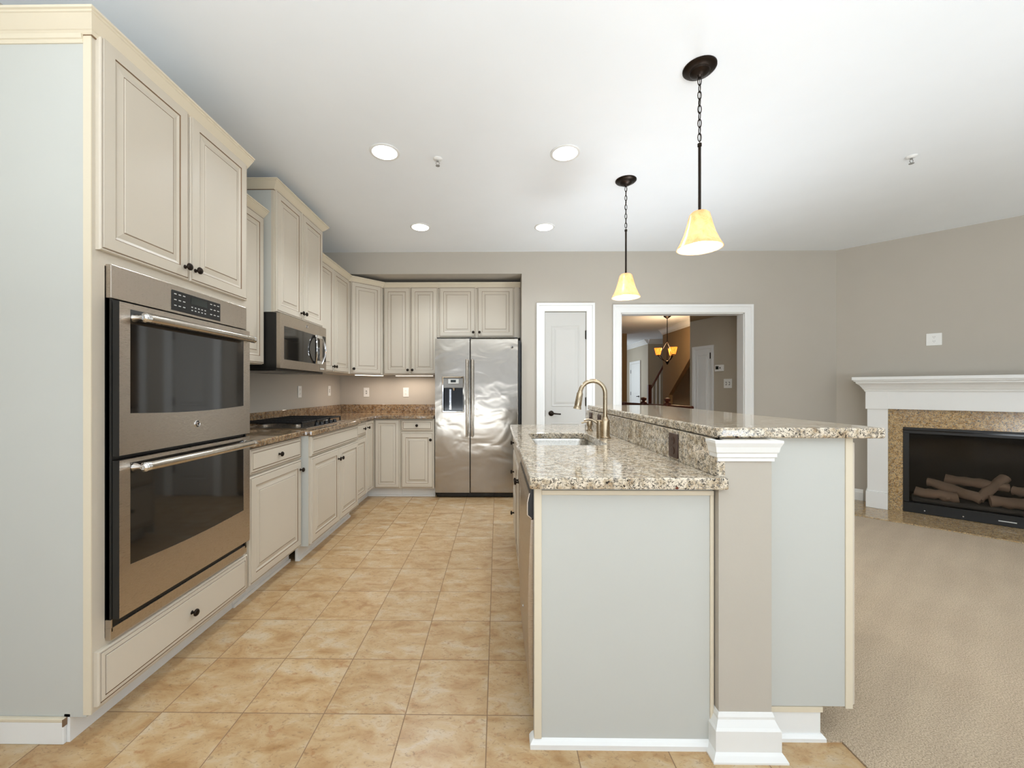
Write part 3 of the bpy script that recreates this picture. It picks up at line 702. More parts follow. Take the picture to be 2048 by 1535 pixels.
# end panel
ep = thing('island_end_panel', 'plain white end panel of the kitchen island, framed by cream edge strips', 'panel', (0.42, 1.372, 0))
MB().box(-0.297, 0.300, -0.010, 0.012, 0.018, 0.868).build('panel', 'side', ep)
m = MB(); m.box(-0.297, -0.272, -0.0165, -0.010, 0.03, 0.868); m.build('edge_strip', 'moulding', ep, bevel=0.002)
m = MB(); m.box(-0.272, 0.302, -0.0165, -0.010, 0.846, 0.862); m.build('top_strip', 'moulding', ep, bevel=0.002)
m = MB(); m.box(0.290, 0.302, -0.0145, -0.010, 0.03, 0.846); m.build('right_strip', 'moulding', ep, bevel=0.001)
m = MB(); m.sweep([(-0.297, 0.02), (-0.297, -0.010), (0.288, -0.010)], [(0, 0), (0.014, 0), (0.014, 0.016), (0.008, 0.024), (0, 0.030)], ID); m.build('shoe_moulding', 'trim', ep)
# dishwasher: front towards -X; local x runs towards the camera
dw = thing('dishwasher', 'built-in stainless dishwasher with black control strip at the near end of the island', 'dishwasher', (IX, 1.985, 0), -PI / 2)
m = MB(); m.box(0.004, 0.594, 0.01, 0.54, 0.09, 0.865); m.build('tub', 'grey_plastic', dw)
n = 14; pr = [(-0.030 - 0.010 * math.sin(PI * k / n) , 0.105 + (0.752 - 0.105) * k / n) for k in range(n + 1)]
m = MB(); m.prism([(0.008, 0.105)] + pr + [(0.008, 0.752)], 0.004, 0.594, 'x'); m.build('door_front', 'steel', dw, smooth=True)
m = MB(); m.prism([(0.009, 0.756), (-0.026, 0.756), (-0.040, 0.768), (-0.040, 0.810), (-0.030, 0.856), (0.009, 0.856)], 0.004, 0.594, 'x'); m.build('control_strip', 'black', dw)
m = MB(); m.prism([(-0.0265, 0.757), (-0.0405, 0.769), (-0.0405, 0.809), (-0.0335, 0.842), (-0.0365, 0.842), (-0.0435, 0.809), (-0.0435, 0.767), (-0.0275, 0.754)], 0.006, 0.592, 'x'); m.build('control_fascia', 'steel', dw)
m = MB(); m.box(0.02, 0.58, 0.055, 0.07, 0.0, 0.09); m.build('toe_plate', 'black', dw)
m = MB(); m.lathe([(0.006, 0), (0.006, -0.003), (0.003, -0.005)], (0.30, -0.038, 0.30), 'y', 10); m.build('badge', 'chrome', dw)
def ibase(label, yfar, W):
    r = thing('base_cabinet', label, 'cabinet', (IX, yfar, 0), -PI / 2)
    MB().box(0, W, 0.018, 0.565, 0.105, 0.66 if W > 0.6 else 0.872).build('carcass', 'cream', r); MB().box(0, W, 0, 0.018, 0.105, 0.872).build('face_frame', 'cream', r)
    MB().box(0, W, 0.075, 0.09, 0, 0.105).build('toe_kick', 'trim', r); return r
r = ibase('cream two-door sink cabinet on the aisle side of the island', 2.805, 0.812)
cab_drawer(r, 0.008, 0.804, 0.730, 0.866, kn=False, name='drawer_front')
cab_door(r, 0.008, 0.403, 0.115, 0.716, (0.378, 0.655)); cab_door(r, 0.409, 0.804, 0.115, 0.716, (0.434, 0.655))
r = ibase('cream three-drawer cabinet at the far end of the island', 3.27, 0.46)
for z0, z1 in ((0.730, 0.866), (0.445, 0.716), (0.115, 0.431)): cab_drawer(r, 0.008, 0.452, z0, z1)
MB().box(-0.014, 0.0, 0.0, 0.565, 0.03, 0.872).build('end_panel', 'side', r)

# island worktop with sink opening
SX0, SX1, SY0, SY1 = 0.20, 0.575, 2.085, 2.67
def rrect(x0, x1, y0, y1, r, n=6):
    pts = []
    for cx, cy, a in ((x1 - r, y0 + r, -PI / 2), (x1 - r, y1 - r, 0), (x0 + r, y1 - r, PI / 2), (x0 + r, y0 + r, PI)):
        for k in range(n + 1): t = a + PI / 2 * k / n; pts.append((cx + r * math.cos(t), cy + r * math.sin(t)))
    return pts
it = thing('island_countertop', 'pale speckled granite island counter with an undermount sink opening', 'countertop', (0.42, 2.3, 0.875))
io = (0.42, 2.3)
hole = rrect(SX0, SX1, SY0, SY1, 0.06)
bm = bmesh.new()
def loop(pts, z): return [bm.verts.new((x - io[0], y - io[1], z)) for x, y in pts]
out_p = [(0.105, 1.312), (0.747, 1.312), (0.747, 3.30), (0.105, 3.30)]
for z in (0.0, 0.038):
    lo = loop(out_p, z); li = loop(hole, z)
    eo = [bm.edges.new((lo[i], lo[(i + 1) % len(lo)])) for i in range(len(lo))]; ei = [bm.edges.new((li[i], li[(i + 1) % len(li)])) for i in range(len(li))]
    bmesh.ops.triangle_fill(bm, edges=eo + ei, use_beauty=True)
    if z == 0.0: l0, i0 = lo, li
for a, b in ((l0, lo), (i0, li)):
    for i in range(len(a)):
        j = (i + 1) % len(a); bm.faces.new((a[i], a[j], b[j], b[i]))
bmesh.ops.recalc_face_normals(bm, faces=bm.faces)
me = bpy.data.meshes.new('worktop'); bm.to_mesh(me); bm.free(); me.materials.append(M['granite'])
o = bpy.data.objects.new('worktop', me); C.objects.link(o); o.parent = it
md = o.modifiers.new('bevel', 'BEVEL'); md.width = 0.006; md.segments = 3; md.limit_method = 'ANGLE'; md.angle_limit = math.radians(60)
MB().box(0.7195 - io[0], 0.747 - io[0], 1.335 - io[1], 3.30 - io[1], 0.0385, 0.159).build('backsplash', 'granite', it, bevel=0.002)
# sink
sk = thing('kitchen_sink', 'undermount stainless steel sink bowl in the island counter', 'sink', (0.3875, 2.3775, 0.68))
m = MB()
def rl(g, z): return [(x - 0.3875, y - 2.3775, z) for x, y in rrect(SX0 - 0.004 + g, SX1 + 0.004 - g, SY0 - 0.004 + g, SY1 + 0.004 - g, max(0.02, 0.064 - g * 0.3))]
loops = [rl(-0.02, 0.193), rl(0.0, 0.1935), rl(0.004, 0.18), rl(0.012, 0.03), rl(0.03, 0.006), rl(0.07, 0.0)]
nn = len(loops[0]); b = 0
for lp in loops: m.v += lp
for i in range(len(loops) - 1):
    for k in range(nn): l = (k + 1) % nn; m.face([i * nn + k, i * nn + l, (i + 1) * nn + l, (i + 1) * nn + k])
m.face([(len(loops) - 1) * nn + k for k in range(nn)])
m.build('bowl', 'sinksteel', sk, smooth=True)
MB().lathe([(0.045, 0.0005), (0.045, 0.003), (0.03, 0.001), (0.01, 0.001)], (0, 0.0, 0), 'z', 20).build('drain', 'chrome', sk, smooth=True)

# faucet
fc = thing('kitchen_faucet', 'tall brushed nickel gooseneck faucet with pull-down spray head behind the island sink', 'faucet', (0.637, 2.40, 0.9132))
m = MB(); m.lathe([(0.033, 0), (0.033, 0.004), (0.028, 0.008), (0.0265, 0.012), (0.0265, 0.098), (0.022, 0.106), (0.0165, 0.114), (0.0155, 0.125)], (0, 0, 0), 'z', 28); m.build('body', 'nickel', fc, smooth=True)
R = 0.074; pts = [(0, 0, 0.11), (0, 0, 0.16), (0, 0, 0.22), (0, 0, 0.262)]
for k in range(1, 15):
    a = PI * k / 16 * 1.08; pts.append((-R + R * math.cos(a), 0, 0.262 + R * math.sin(a)))
a = PI * 14 / 16 * 1.08
lastp = pts[-1]; dirv = Vector((-math.sin(a), 0, math.cos(a))); 
MB().tube(pts, 0.0125, 16).build('spout', 'nickel', fc, smooth=True)
hp = [tuple(Vector(lastp) + dirv * d) for d in (-0.004, 0.006, 0.012, 0.05, 0.082, 0.088, 0.106, 0.107)]
MB().tube(hp, [0.0135, 0.0145, 0.018, 0.0195, 0.0205, 0.0195, 0.0245, 0.018], 18).build('spray_head', 'nickel', fc, smooth=True)
m = MB(); m.lathe([(0.016, 0.0), (0.0165, 0.07), (0.0165, 0.10), (0.012, 0.106)], (-0.038, -0.012, 0), 'z', 18)
m.tube([(-0.038, -0.012, 0.085), (-0.058, -0.012, 0.092), (-0.085, -0.012, 0.108), (-0.11, -0.012, 0.110), (-0.128, -0.012, 0.104)], [0.008, 0.007, 0.0055, 0.0055, 0.006], 10); m.build('lever_handle', 'nickel', fc, smooth=True)
sd = thing('soap_dispenser', 'short brushed nickel soap dispenser pump beyond the faucet', 'soap dispenser', (0.635, 2.80, 0.9132))
m = MB(); m.lathe([(0.022, 0), (0.022, 0.006), (0.013, 0.012), (0.013, 0.030), (0.017, 0.034), (0.017, 0.062), (0.013, 0.068)], (0, 0, 0), 'z', 20); m.build('pump', 'nickel', sd, smooth=True)
MB().tube([(0, 0, 0.06), (-0.03, 0, 0.062), (-0.055, 0, 0.054)], 0.006, 10).build('nozzle', 'nickel', sd, smooth=True)

# knee wall, column and bar
kw = MB(); kw.box(0.7475, 0.895, 1.375, 3.285, 0.0, 1.034); kw.build('wall_island', 'wall')['kind'] = 'structure'
col = thing('island_column', 'square greige column with white capital and tall white plinth at the island corner', 'column', (0.812, 1.354, 0))
hx = 0.086
MB().box(-hx, hx, -0.018, 0.02, 0.12, 1.034).build('shaft', 'wall', col)
pa = [(-hx, 0.02), (-hx, -0.018), (hx, -0.018), (hx, 0.02)]
m = MB(); m.sweep(pa, [(0, 0.965), (0.006, 0.965), (0.006, 0.975), (0.011, 0.979), (0.011, 0.990), (0.015, 0.995), (0.018, 1.012), (0.024, 1.026), (0.024, 1.034), (0, 1.034)], ID)
m.build('capital', 'trim', col)
m = MB(); m.sweep(pa, [(0, 0), (0.034, 0), (0.034, 0.006), (0.026, 0.020), (0.020, 0.028), (0.020, 0.094), (0.015, 0.102), (0.006, 0.122), (0.006, 0.130), (0.002, 0.142), (0, 0.143)], ID)
m.build('plinth', 'trim', col)
# bar side cabinet facing the living room
bc = thing('bar_cabinet', 'white sided cabinet under the bar overhang, its doors facing the living room', 'cabinet', (1.198, 1.395, 0), PI / 2)
BL = 1.885
MB().box(0, BL, 0.012, 0.300, 0.118, 1.033).build('carcass', 'side', bc)
m = MB(); m.box(-0.004, BL, -0.012, 0.012, 0.112, 1.033); m.build('face_frame', 'moulding', bc, bevel=0.001)
for k in range(4):
    x0 = 0.006 + k * 0.470; cab_door(bc, x0, x0 + 0.462, 0.120, 1.018, (x0 + (0.44 if k % 2 == 0 else 0.022), 0.93), y=-0.012)
m = MB(); m.box(0.004, BL, 0.092, 0.300, 0, 0.098); m.build('toe_kick', 'trim', bc)
m = MB(); m.sweep([(0.004, 0.30), (0.004, 0.092), (BL, 0.092)], [(0, 0), (0.012, 0), (0.012, 0.012), (0.004, 0.022), (0, 0.022)], ID); m.build('shoe_moulding', 'trim', bc)
m = MB(); m.box(-0.002, 0.02, 0.088, 0.300, 0.098, 0.116); m.build('bottom_strip', 'moulding', bc)
bt = MB(); bt.prism(rrect(0.733, 1.303, 1.362, 3.32, 0.02, 4), 1.0355, 1.071)
bt = bt.build('raised_countertop', 'granite', bevel=0.008, seg=3)
tag(bt, 'raised pale speckled granite bar top running along the island', 'countertop')

# ------------------------------------------------------------------ outlets and switches (plate in local xz, front -y)
def outlet(name, label, loc, rz, w=0.07, h=0.115, mat='outlet', slot='slot', kind='duplex', cat='outlet', rot=0):
    r = thing(name, label, cat, loc, rz)
    MB().box(-w / 2, w / 2, -0.006, 0, -h / 2, h / 2).build('plate', mat, r, bevel=0.002)
    if kind == 'duplex':
        for s in (-1, 1):
            m = MB(); m.lathe([(0.0165, -0.006), (0.0165, -0.008), (0.015, -0.0085)], (0, 0, s * 0.0205), 'y', 16, mi=0)
            for x in (-0.006, 0.006): m.box(x - 0.0012, x + 0.0012, -0.009, -0.008, s * 0.0205 - 0.001, s * 0.0205 + 0.008, 1)
            m.lathe([(0.0022, -0.008), (0.0022, -0.009)], (0, 0, s * 0.0205 - 0.008), 'y', 8, mi=1)
            m.build('socket', [mat, slot], r)
    elif kind == 'toggle':
        for x in ([0] if w < 0.09 else [-0.023, 0.023]):
            m = MB(); m.box(x - 0.005, x + 0.005, -0.012, -0.006, -0.012, 0.012, 0); m.box(x - 0.009, x + 0.009, -0.0068, -0.006, -0.02, 0.02, 1); m.build('toggle', [mat, slot], r)
    elif kind == 'quad':
        for xx in (-0.023, 0.023):
            for s in (-1, 1):
                m = MB(); m.lathe([(0.0155, -0.006), (0.0155, -0.008)], (xx, 0, s * 0.0205), 'y', 16, mi=0)
                for x in (-0.006, 0.006): m.box(xx + x - 0.0012, xx + x + 0.0012, -0.009, -0.008, s * 0.0205 - 0.001, s * 0.0205 + 0.008, 1)
                m.build('socket', [mat, slot], r)
    return r
outlet('wall_outlet', 'white duplex outlet on the backsplash wall above the cooktop', (XL + 0.001, 4.01, 1.175), PI / 2, kind='duplex')
outlet('wall_switch', 'white switch plate on the left wall nearest the kitchen corner', (XL + 0.001, 4.72, 1.182), PI / 2, kind='toggle', cat='switch')
outlet('wall_switch', 'white single switch plate on the back wall above the granite, below the corner cabinet', (-1.641, YA - 0.001, 1.162), 0, kind='toggle', cat='switch')
outlet('wall_outlet', 'white duplex outlet on the back wall beside the refrigerator', (-1.145, YA - 0.001, 1.162), 0)
s2 = math.sqrt(0.5)
outlet('wall_outlet', 'white duplex outlet in a square plate high on the wall above the mantel', (4.266, 4.004, 1.687), -PI / 4, 0.105, 0.118)
outlet('counter_outlet', 'dark brown outlet plate on the near end of the island backsplash', (0.719, 1.655, 0.972), -PI / 2, 0.082, 0.098, 'brownplate', 'black')
outlet('counter_outlet', 'dark brown outlet plate on the island backsplash directly behind the faucet', (0.719, 2.86, 0.972), -PI / 2, 0.082, 0.098, 'brownplate', 'black')
outlet('counter_outlet', 'dark brown outlet plate at the far end of the island backsplash', (0.719, 3.12, 0.972), -PI / 2, 0.082, 0.098, 'brownplate', 'black', 'toggle')

# ------------------------------------------------------------------ ceiling fixtures
def downlight(x, y, label, watts=37.0):
    r = thing('recessed_light', label, 'light', (x, y, CEIL - 0.0005), group='recessed lights in the kitchen ceiling')
    m = MB(); m.lathe([(0.096, 0.0), (0.096, -0.003), (0.090, -0.006), (0.080, -0.006), (0.077, -0.002), (0.074, -0.001)], (0, 0, 0), 'z', 40); m.build('trim_ring', 'trim', r, smooth=True)
    m = MB(); m.lathe([(0.076, -0.0062), (0.060, -0.0075), (0.02, -0.008)], (0, 0, 0), 'z', 40); m.build('lens', 'lamp', r, smooth=True)
    light('SPOT', 'downlight_beam', (x, y, CEIL - 0.02), watts, (0.84, 0.92, 1.0), (0, 0, 0), spot_size=math.radians(136), spot_blend=0.6, shadow_soft_size=0.07)
downlight(-0.73, 2.61, 'glowing round recessed light nearest the oven tower side')
downlight(0.44, 2.635, 'glowing round recessed light in front, nearer the pendant lamps')
downlight(-0.73, 3.82, 'farther small recessed light on the left, toward the wall cabinets', 60.0)
downlight(0.445, 3.835, 'farther small recessed light on the right, ahead of the small pendant', 14.0)
def sprinkler(x, y, label):
    r = thing('fire_sprinkler', label, 'sprinkler', (x, y, CEIL - 0.0005))
    MB().lathe([(0.030, 0), (0.030, -0.003), (0.022, -0.009), (0.010, -0.011)], (0, 0, 0), 'z', 24).build('escutcheon', 'trim', r, smooth=True)
    m = MB(); m.lathe([(0.007, -0.01), (0.007, -0.02)], (0, 0, 0), 'z', 10); m.tube([(-0.007, 0, -0.02), (-0.012, 0, -0.032), (0, 0, -0.046)], 0.002, 6); m.tube([(0.007, 0, -0.02), (0.012, 0, -0.032), (0, 0, -0.046)], 0.002, 6); m.lathe([(0.014, -0.046), (0.014, -0.048)], (0, 0, 0), 'z', 14); m.build('head', 'grey_plastic', r, smooth=True)
sprinkler(-0.398, 2.69, 'small white ceiling sprinkler between the recessed lights')
sprinkler(2.73, 2.70, 'small white ceiling sprinkler on the living room side, right of the pendants')

def pendant(x, y, label, rot=0.0):
    r = thing('pendant_lamp', label, 'pendant lamp', (x, y, CEIL), rot, group='pendant lamps over the island')
    MB().lathe([(0.075, 0.0), (0.075, -0.005), (0.068, -0.012), (0.046, -0.017), (0.044, -0.024), (0.030, -0.034), (0.012, -0.038), (0.008, -0.046)], (0, 0, 0), 'z', 32).build('canopy', 'bronze', r, smooth=True)
    m = MB(); z = -0.044; L0 = 0.040; k = 0
    while z - L0 > -0.368:
        rx, rz_ = 0.0085, L0 / 2; pts = []
        for q in range(12):
            a = 2 * PI * q / 12; u = rx * math.cos(a); v = rz_ * math.sin(a)
            pts.append((u, 0, z - rz_ + v) if k % 2 == 0 else (0, u, z - rz_ + v))
        m.tube(pts, 0.0022, 6, closed=True); z -= L0 - 0.0065; k += 1
    m.tube([(0.003 * math.sin(i), 0.003 * math.cos(i), -0.04 - 0.033 * i) for i in range(11)], 0.0016, 6)
    m.build('chain', 'bronze', r, smooth=True)
    m = MB(); m.lathe([(0.0095, -0.362), (0.0095, -0.375), (0.0065, -0.378), (0.0065, -0.680), (0.009, -0.682), (0.020, -0.688), (0.026, -0.700)], (0, 0, 0), 'z', 16); m.build('rod', 'bronze', r, smooth=True)
    prof = [(0.034, -0.690), (0.044, -0.700), (0.050, -0.722), (0.058, -0.755), (0.070, -0.795), (0.086, -0.832), (0.102, -0.862)]
    m = MB(); n = 40; th = 0.0035
    full = prof + [(p[0] - th, p[1]) for p in prof[::-1]]
    m.lathe(full, (0, 0, 0), 'z', n, cap=False)
    nf = len(full)
    for kk in range(n): l = (kk + 1) % n; m.face([(nf - 1) * n + kk, (nf - 1) * n + l, l, kk])
    m.build('glass_shade', 'shade', r, smooth=True)
    MB().lathe([(0.012, -0.705), (0.015, -0.735), (0.028, -0.775), (0.034, -0.805), (0.030, -0.832), (0.016, -0.847), (0.004, -0.850)], (0, 0, 0), 'z', 20).build('bulb', 'bulb', r, smooth=True)
    light('POINT', 'pendant_glow', (x, y, CEIL - 0.885), 3.0, (1.0, 0.90, 0.76), shadow_soft_size=0.02)
pendant(0.966, 1.945, 'nearer pendant lamp with amber glass bell shade, over the bar front')
pendant(0.944, 2.985, 'farther, smaller looking pendant lamp with amber bell shade, above the doorway')

# ------------------------------------------------------------------ fireplace (local x along the angled wall, front -y)
FO = (3.752, 4.518)
mt = thing('fireplace_mantel', 'white fireplace mantel with moulded shelf and square pilasters', 'mantel', (FO[0], FO[1], 0), -PI / 4)
g0, g1 = 0.411, 1.58                                  # clear opening between the pilasters
PL0, PR1 = 0.250, 1.741; FD = 0.275
for a, b in ((PL0, g0), (g1, PR1)):
    m = MB(); m.box(a + 0.012, b, -FD + 0.006, 0, 0.13, 1.006); m.build('pilaster', 'trim', mt)
    m = MB(); m.box(a, b + (0.0 if a < 1 else 0.012), -FD - 0.008, 0, 0.012, 0.172); m.box(a + 0.004, b, -FD - 0.002, 0, 0.172, 0.182); m.build('pilaster_base', 'trim', mt, bevel=0.003)
m = MB(); m.box(PL0, PR1, -FD, 0, 1.006, 1.185); m.box(PL0 - 0.002, g0 + 0.0, -FD - 0.005, 0, 1.002, 1.185); m.box(g1, PR1 + 0.002, -FD - 0.005, 0, 1.002, 1.185); m.build('frieze', 'trim', mt, bevel=0.002)
pa = [(PL0, 0.0), (PL0, -FD), (PR1, -FD), (PR1, 0.0)]
m = MB(); m.sweep(pa, [(0, 1.175), (0.006, 1.175), (0.010, 1.185), (0.014, 1.188), (0.014, 1.196), (0.022, 1.202), (0.030, 1.218), (0.046, 1.240), (0.066, 1.256), (0.072, 1.262), (0.072, 1.272), (0.088, 1.278), (0.088, 1.290), (0, 1.290)], ID)
m.build('bed_moulding', 'trim', mt)
m = MB(); m.box(PL0 - 0.100, PR1 + 0.100, -FD - 0.105, 0, 1.290, 1.322); m.build('shelf', 'trim', mt, bevel=0.004)
gs = thing('fireplace_surround', 'gold speckled granite slabs framing the firebox', 'fireplace surround', (FO[0], FO[1], 0), -PI / 4)
m = MB(); IX0, IX1 = 0.515, 1.475
m.box(g0 + 0.0005, IX0, -0.215, -0.003, 0.012, 1.0045); m.box(IX1, g1 - 0.0005, -0.215, -0.003, 0.012, 1.0045); m.box(IX0, IX1, -0.215, -0.003, 0.832, 1.0045); m.build('slab', 'granite_gold', gs)
fb = thing('gas_fireplace', 'black gas fireplace insert with glass front and ceramic logs', 'fireplace', (FO[0], FO[1], 0.012), -PI / 4)
def fz(z): return z - 0.012
m = MB(); y0 = -0.222
m.box(IX0 + 0.001, IX1 - 0.001, y0, y0 + 0.03, fz(0.775), fz(0.830)); m.box(IX0 + 0.001, IX1 - 0.001, y0, y0 + 0.03, fz(0.013), fz(0.105))
m.box(IX0 + 0.001, IX0 + 0.042, y0, y0 + 0.03, fz(0.105), fz(0.775)); m.box(IX1 - 0.042, IX1 - 0.001, y0, y0 + 0.03, fz(0.105), fz(0.775)); m.build('metal_frame', 'black', fb, bevel=0.002)
m = MB(); m.box(IX0 + 0.002, IX1 - 0.002, y0 - 0.006, y0, fz(0.798), fz(0.812)); m.box(IX0 + 0.002, IX1 - 0.002, y0 - 0.005, y0, fz(0.108), fz(0.114)); m.build('louvre', 'blackgloss', fb)
MB().box(IX0 + 0.042, IX1 - 0.042, y0 + 0.012, y0 + 0.016, fz(0.105), fz(0.775)).build('glass_pane', 'glass', fb)
m = MB(); a, b = IX0 + 0.03, IX1 - 0.03; yb = 0.16
m.box(a, b, yb, yb + 0.01, fz(0.08), fz(0.79)); m.box(a, a + 0.01, y0 + 0.03, yb, fz(0.08), fz(0.79)); m.box(b - 0.01, b, y0 + 0.03, yb, fz(0.08), fz(0.79)); m.box(a, b, y0 + 0.03, yb, fz(0.78), fz(0.79)); m.box(a, b, y0 + 0.03, yb, fz(0.08), fz(0.105)); m.build('firebox', 'darkcavity', fb)
m = MB(); m.box(a + 0.03, b - 0.03, y0 + 0.06, 0.10, fz(0.105), fz(0.15)); m.build('ember_bed', 'ember', fb, bevel=0.02)
def log(p0, p1, r, seed):
    rnd = random.Random(seed); p0 = Vector(p0); p1 = Vector(p1); n = 9
    pts = [p0.lerp(p1, k / n) + Vector((rnd.uniform(-.006, .006), rnd.uniform(-.006, .006), rnd.uniform(-.008, .008))) for k in range(n + 1)]
    rr = [r * rnd.uniform(0.85, 1.12) for _ in pts]; m = MB(); m.tube([tuple(p) for p in pts], rr, 12); m.build('ceramic_log', 'log', fb, smooth=True)
log((0.60, -0.13, fz(0.205)), (0.88, -0.12, fz(0.19)), 0.048, 1)
log((0.68, -0.04, fz(0.30)), (1.02, -0.10, fz(0.205)), 0.044, 2)
log((0.80, 0.02, fz(0.34)), (1.18, -0.02, fz(0.31)), 0.042, 3)
log((1.00, -0.11, fz(0.20)), (1.16, 0.03, fz(0.40)), 0.038, 4)
log((1.06, -0.14, fz(0.195)), (1.38, -0.10, fz(0.22)), 0.046, 5)
log((1.20, -0.02, fz(0.30)), (1.40, 0.00, fz(0.27)), 0.040, 6)
for x in (0.66, 0.90):
    m = MB(); m.lathe([(0.005, 0), (0.005, -0.004)], (x, y0, fz(0.045)), 'y', 10); m.build('screw', 'chrome', fb)
m = MB(); m.box(1.10, 1.20, y0 - 0.003, y0, fz(0.05), fz(0.058)); m.build('badge', 'label_white', fb)
he = MB(); he.box(0.12, 1.87, -0.714, -0.002, 0.0042, 0.0115); he = he.build('hearth', 'granite_gold', bevel=0.002); he.location = (FO[0], FO[1], 0); he.rotation_euler = (0, 0, -PI / 4)
tag(he, 'low polished granite hearth slab on the carpet before the fireplace', 'hearth')

# ------------------------------------------------------------------ hall and foyer beyond the opening
hw = MB()
A_ = (2.93, 4.95); B_ = (2.674, 5.65)
dvec = Vector((B_[0] - A_[0], B_[1] - A_[1])).normalized()
P0 = Vector(A_) - dvec * 0.32; P1 = Vector(B_); nr = Vector((dvec.y, -dvec.x)) * 0.1
hw.prism([tuple(P0), tuple(P1), (P1.x + 0.35, P1.y + 0.02), tuple(P0 + nr * 2)], 0, 2.735)
struct(hw, 'wall_hall', 'hall_wall')
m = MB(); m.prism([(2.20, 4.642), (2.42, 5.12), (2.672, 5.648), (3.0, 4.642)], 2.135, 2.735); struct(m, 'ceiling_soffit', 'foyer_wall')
ang = math.atan2(dvec.y, dvec.x)
# closet door on this wall; local x along the wall from the far end, front facing the opening
def on_wall(t): p = Vector(A_) + dvec * t; return (p.x, p.y)
cd = thing('door_2', 'x', 'door', (*on_wall(0.675), 0), ang + PI)
del cd['label'], cd['category']; cd['kind'] = 'structure'
m = MB(); m.sweep([(0.322 - 0.045, 0.0), (0.322 - 0.045, 1.735), (0.02, 1.735), (0.02, 0.0)], [(0.0, 0.0), (0.0, -0.010), (0.02, -0.014), (0.042, -0.014), (0.042, 0.0)], lambda a, b, h: (a, h, b)); m.build('casing', 'trim', cd)
m = MB(); m.box(0.02, 0.277, -0.006, 0.0, 0.005, 1.733); m.rings(0.055, 0.235, 0.12, 0.72, -0.006, [(0, 0, 0), (0, 0.001, 0), (0.008, 0.004, 0), (0.018, 0.0, 0), (0.03, 0.004, 0)]); m.rings(0.055, 0.235, 0.85, 1.66, -0.006, [(0, 0, 0), (0, 0.001, 0), (0.008, 0.004, 0), (0.018, 0.0, 0), (0.03, 0.004, 0)]); m.build('door_slab', 'trim', cd)
m = MB(); m.box(0.268, 0.282, -0.013, -0.006, 1.60, 1.68); m.build('hinge', 'bronze', cd)
nout = -Vector((dvec.y, -dvec.x))
def wall_pt(t, off): p = Vector(A_) + dvec * t + nout * off; return p.x, p.y
tx, ty = wall_pt(0.262, 0.001)
th = thing('thermostat', 'small white wall thermostat with dark display beside the closet door', 'thermostat', (tx, ty, 1.47), ang + PI)
MB().box(-0.062, 0.062, -0.022, 0, -0.042, 0.042).build('case', 'outlet', th, bevel=0.004)
MB().box(-0.045, -0.002, -0.024, -0.022, -0.016, 0.024).build('display', 'lcd', th); MB().box(0.012, 0.028, -0.024, -0.022, -0.01, 0.012).build('button', 'slot', th)
tx, ty = wall_pt(0.145, 0.001)
outlet('wall_switch', 'white double switch plate low on the hall wall, below the thermostat', (tx, ty, 1.272), ang + PI, 0.115, 0.115, kind='toggle', cat='switch')

# foyer walls
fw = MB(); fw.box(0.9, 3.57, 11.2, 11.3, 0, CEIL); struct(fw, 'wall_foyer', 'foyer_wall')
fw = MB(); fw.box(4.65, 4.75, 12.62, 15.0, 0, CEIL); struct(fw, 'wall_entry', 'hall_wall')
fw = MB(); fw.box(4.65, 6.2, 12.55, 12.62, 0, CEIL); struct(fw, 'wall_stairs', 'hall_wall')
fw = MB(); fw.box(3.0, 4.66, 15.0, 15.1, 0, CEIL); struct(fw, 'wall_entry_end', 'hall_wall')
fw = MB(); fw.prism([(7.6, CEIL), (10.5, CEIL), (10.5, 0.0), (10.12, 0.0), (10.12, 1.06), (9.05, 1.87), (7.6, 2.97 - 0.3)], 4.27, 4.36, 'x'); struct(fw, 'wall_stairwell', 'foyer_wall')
fw = MB(); fw.box(4.37, 5.3, 10.42, 10.5, 0, CEIL); fw.box(4.37, 5.3, 7.52, 7.6, 0, CEIL); fw.box(5.3, 5.4, 5.0, 12.5, 0, CEIL); struct(fw, 'wall_stair_back_and_blockers', 'hall_wall')  # cross partitions added beside the back wall to keep the stairwell dark
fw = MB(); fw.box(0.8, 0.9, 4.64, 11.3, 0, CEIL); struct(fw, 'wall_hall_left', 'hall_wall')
CR = [(0, 2.735), (0.11, 2.735), (0.11, 2.72), (0.085, 2.70), (0.04, 2.64), (0.015, 2.62), (0.015, 2.60), (0, 2.60)]
m = MB(); m.sweep([(4.65, 15.0), (4.65, 12.55), (4.9, 12.55)][0:2], [(o, h - 0.0005) for o, h in CR], ID)
struct(m, 'trim_4', 'trim')
m = MB(); m.sweep([(4.65, 12.55), (6.0, 12.55)], [(o, h - 0.0005) for o, h in CR], ID); struct(m, 'trim_5', 'trim')
m = MB(); m.sweep([(4.27, 10.5), (4.27, 7.6)], [(o, h - 0.0005) for o, h in CR], ID); struct(m, 'trim_6', 'trim')
d3 = panel_door('d', 0.86, 2.05, [(0.12, 0.74, 0.18, 0.86), (0.12, 0.74, 1.02, 1.92)]).build('door_3', 'trim'); d3['kind'] = 'structure'; d3.rotation_euler = (0, 0, -PI / 2); d3.location = (4.640, 14.12, 0.005)
m = MB(); m.sweep([(0.865, 0), (0.865, 2.055), (-0.005, 2.055), (-0.005, 0)], [(0, 0), (0, -0.012), (0.08, -0.02), (0.08, 0)], lambda a, b, h: (a, h, b)); m.build('casing', 'trim', d3)
m = MB(); m.lathe([(0.03, 0), (0.03, -0.01), (0.012, -0.015), (0.012, -0.05)], (0.80, 0, 0.96), 'y', 12); m.tube([(0.80, -0.05, 0.96), (0.70, -0.05, 0.955)], 0.012, 8); m.build('door_handle', 'bronze', d3)
for z in (0.3, 1.05, 1.8): m = MB(); m.box(-0.006, 0.012, -0.012, 0, z - 0.06, z + 0.06); m.build('hinge', 'bronze', d3)

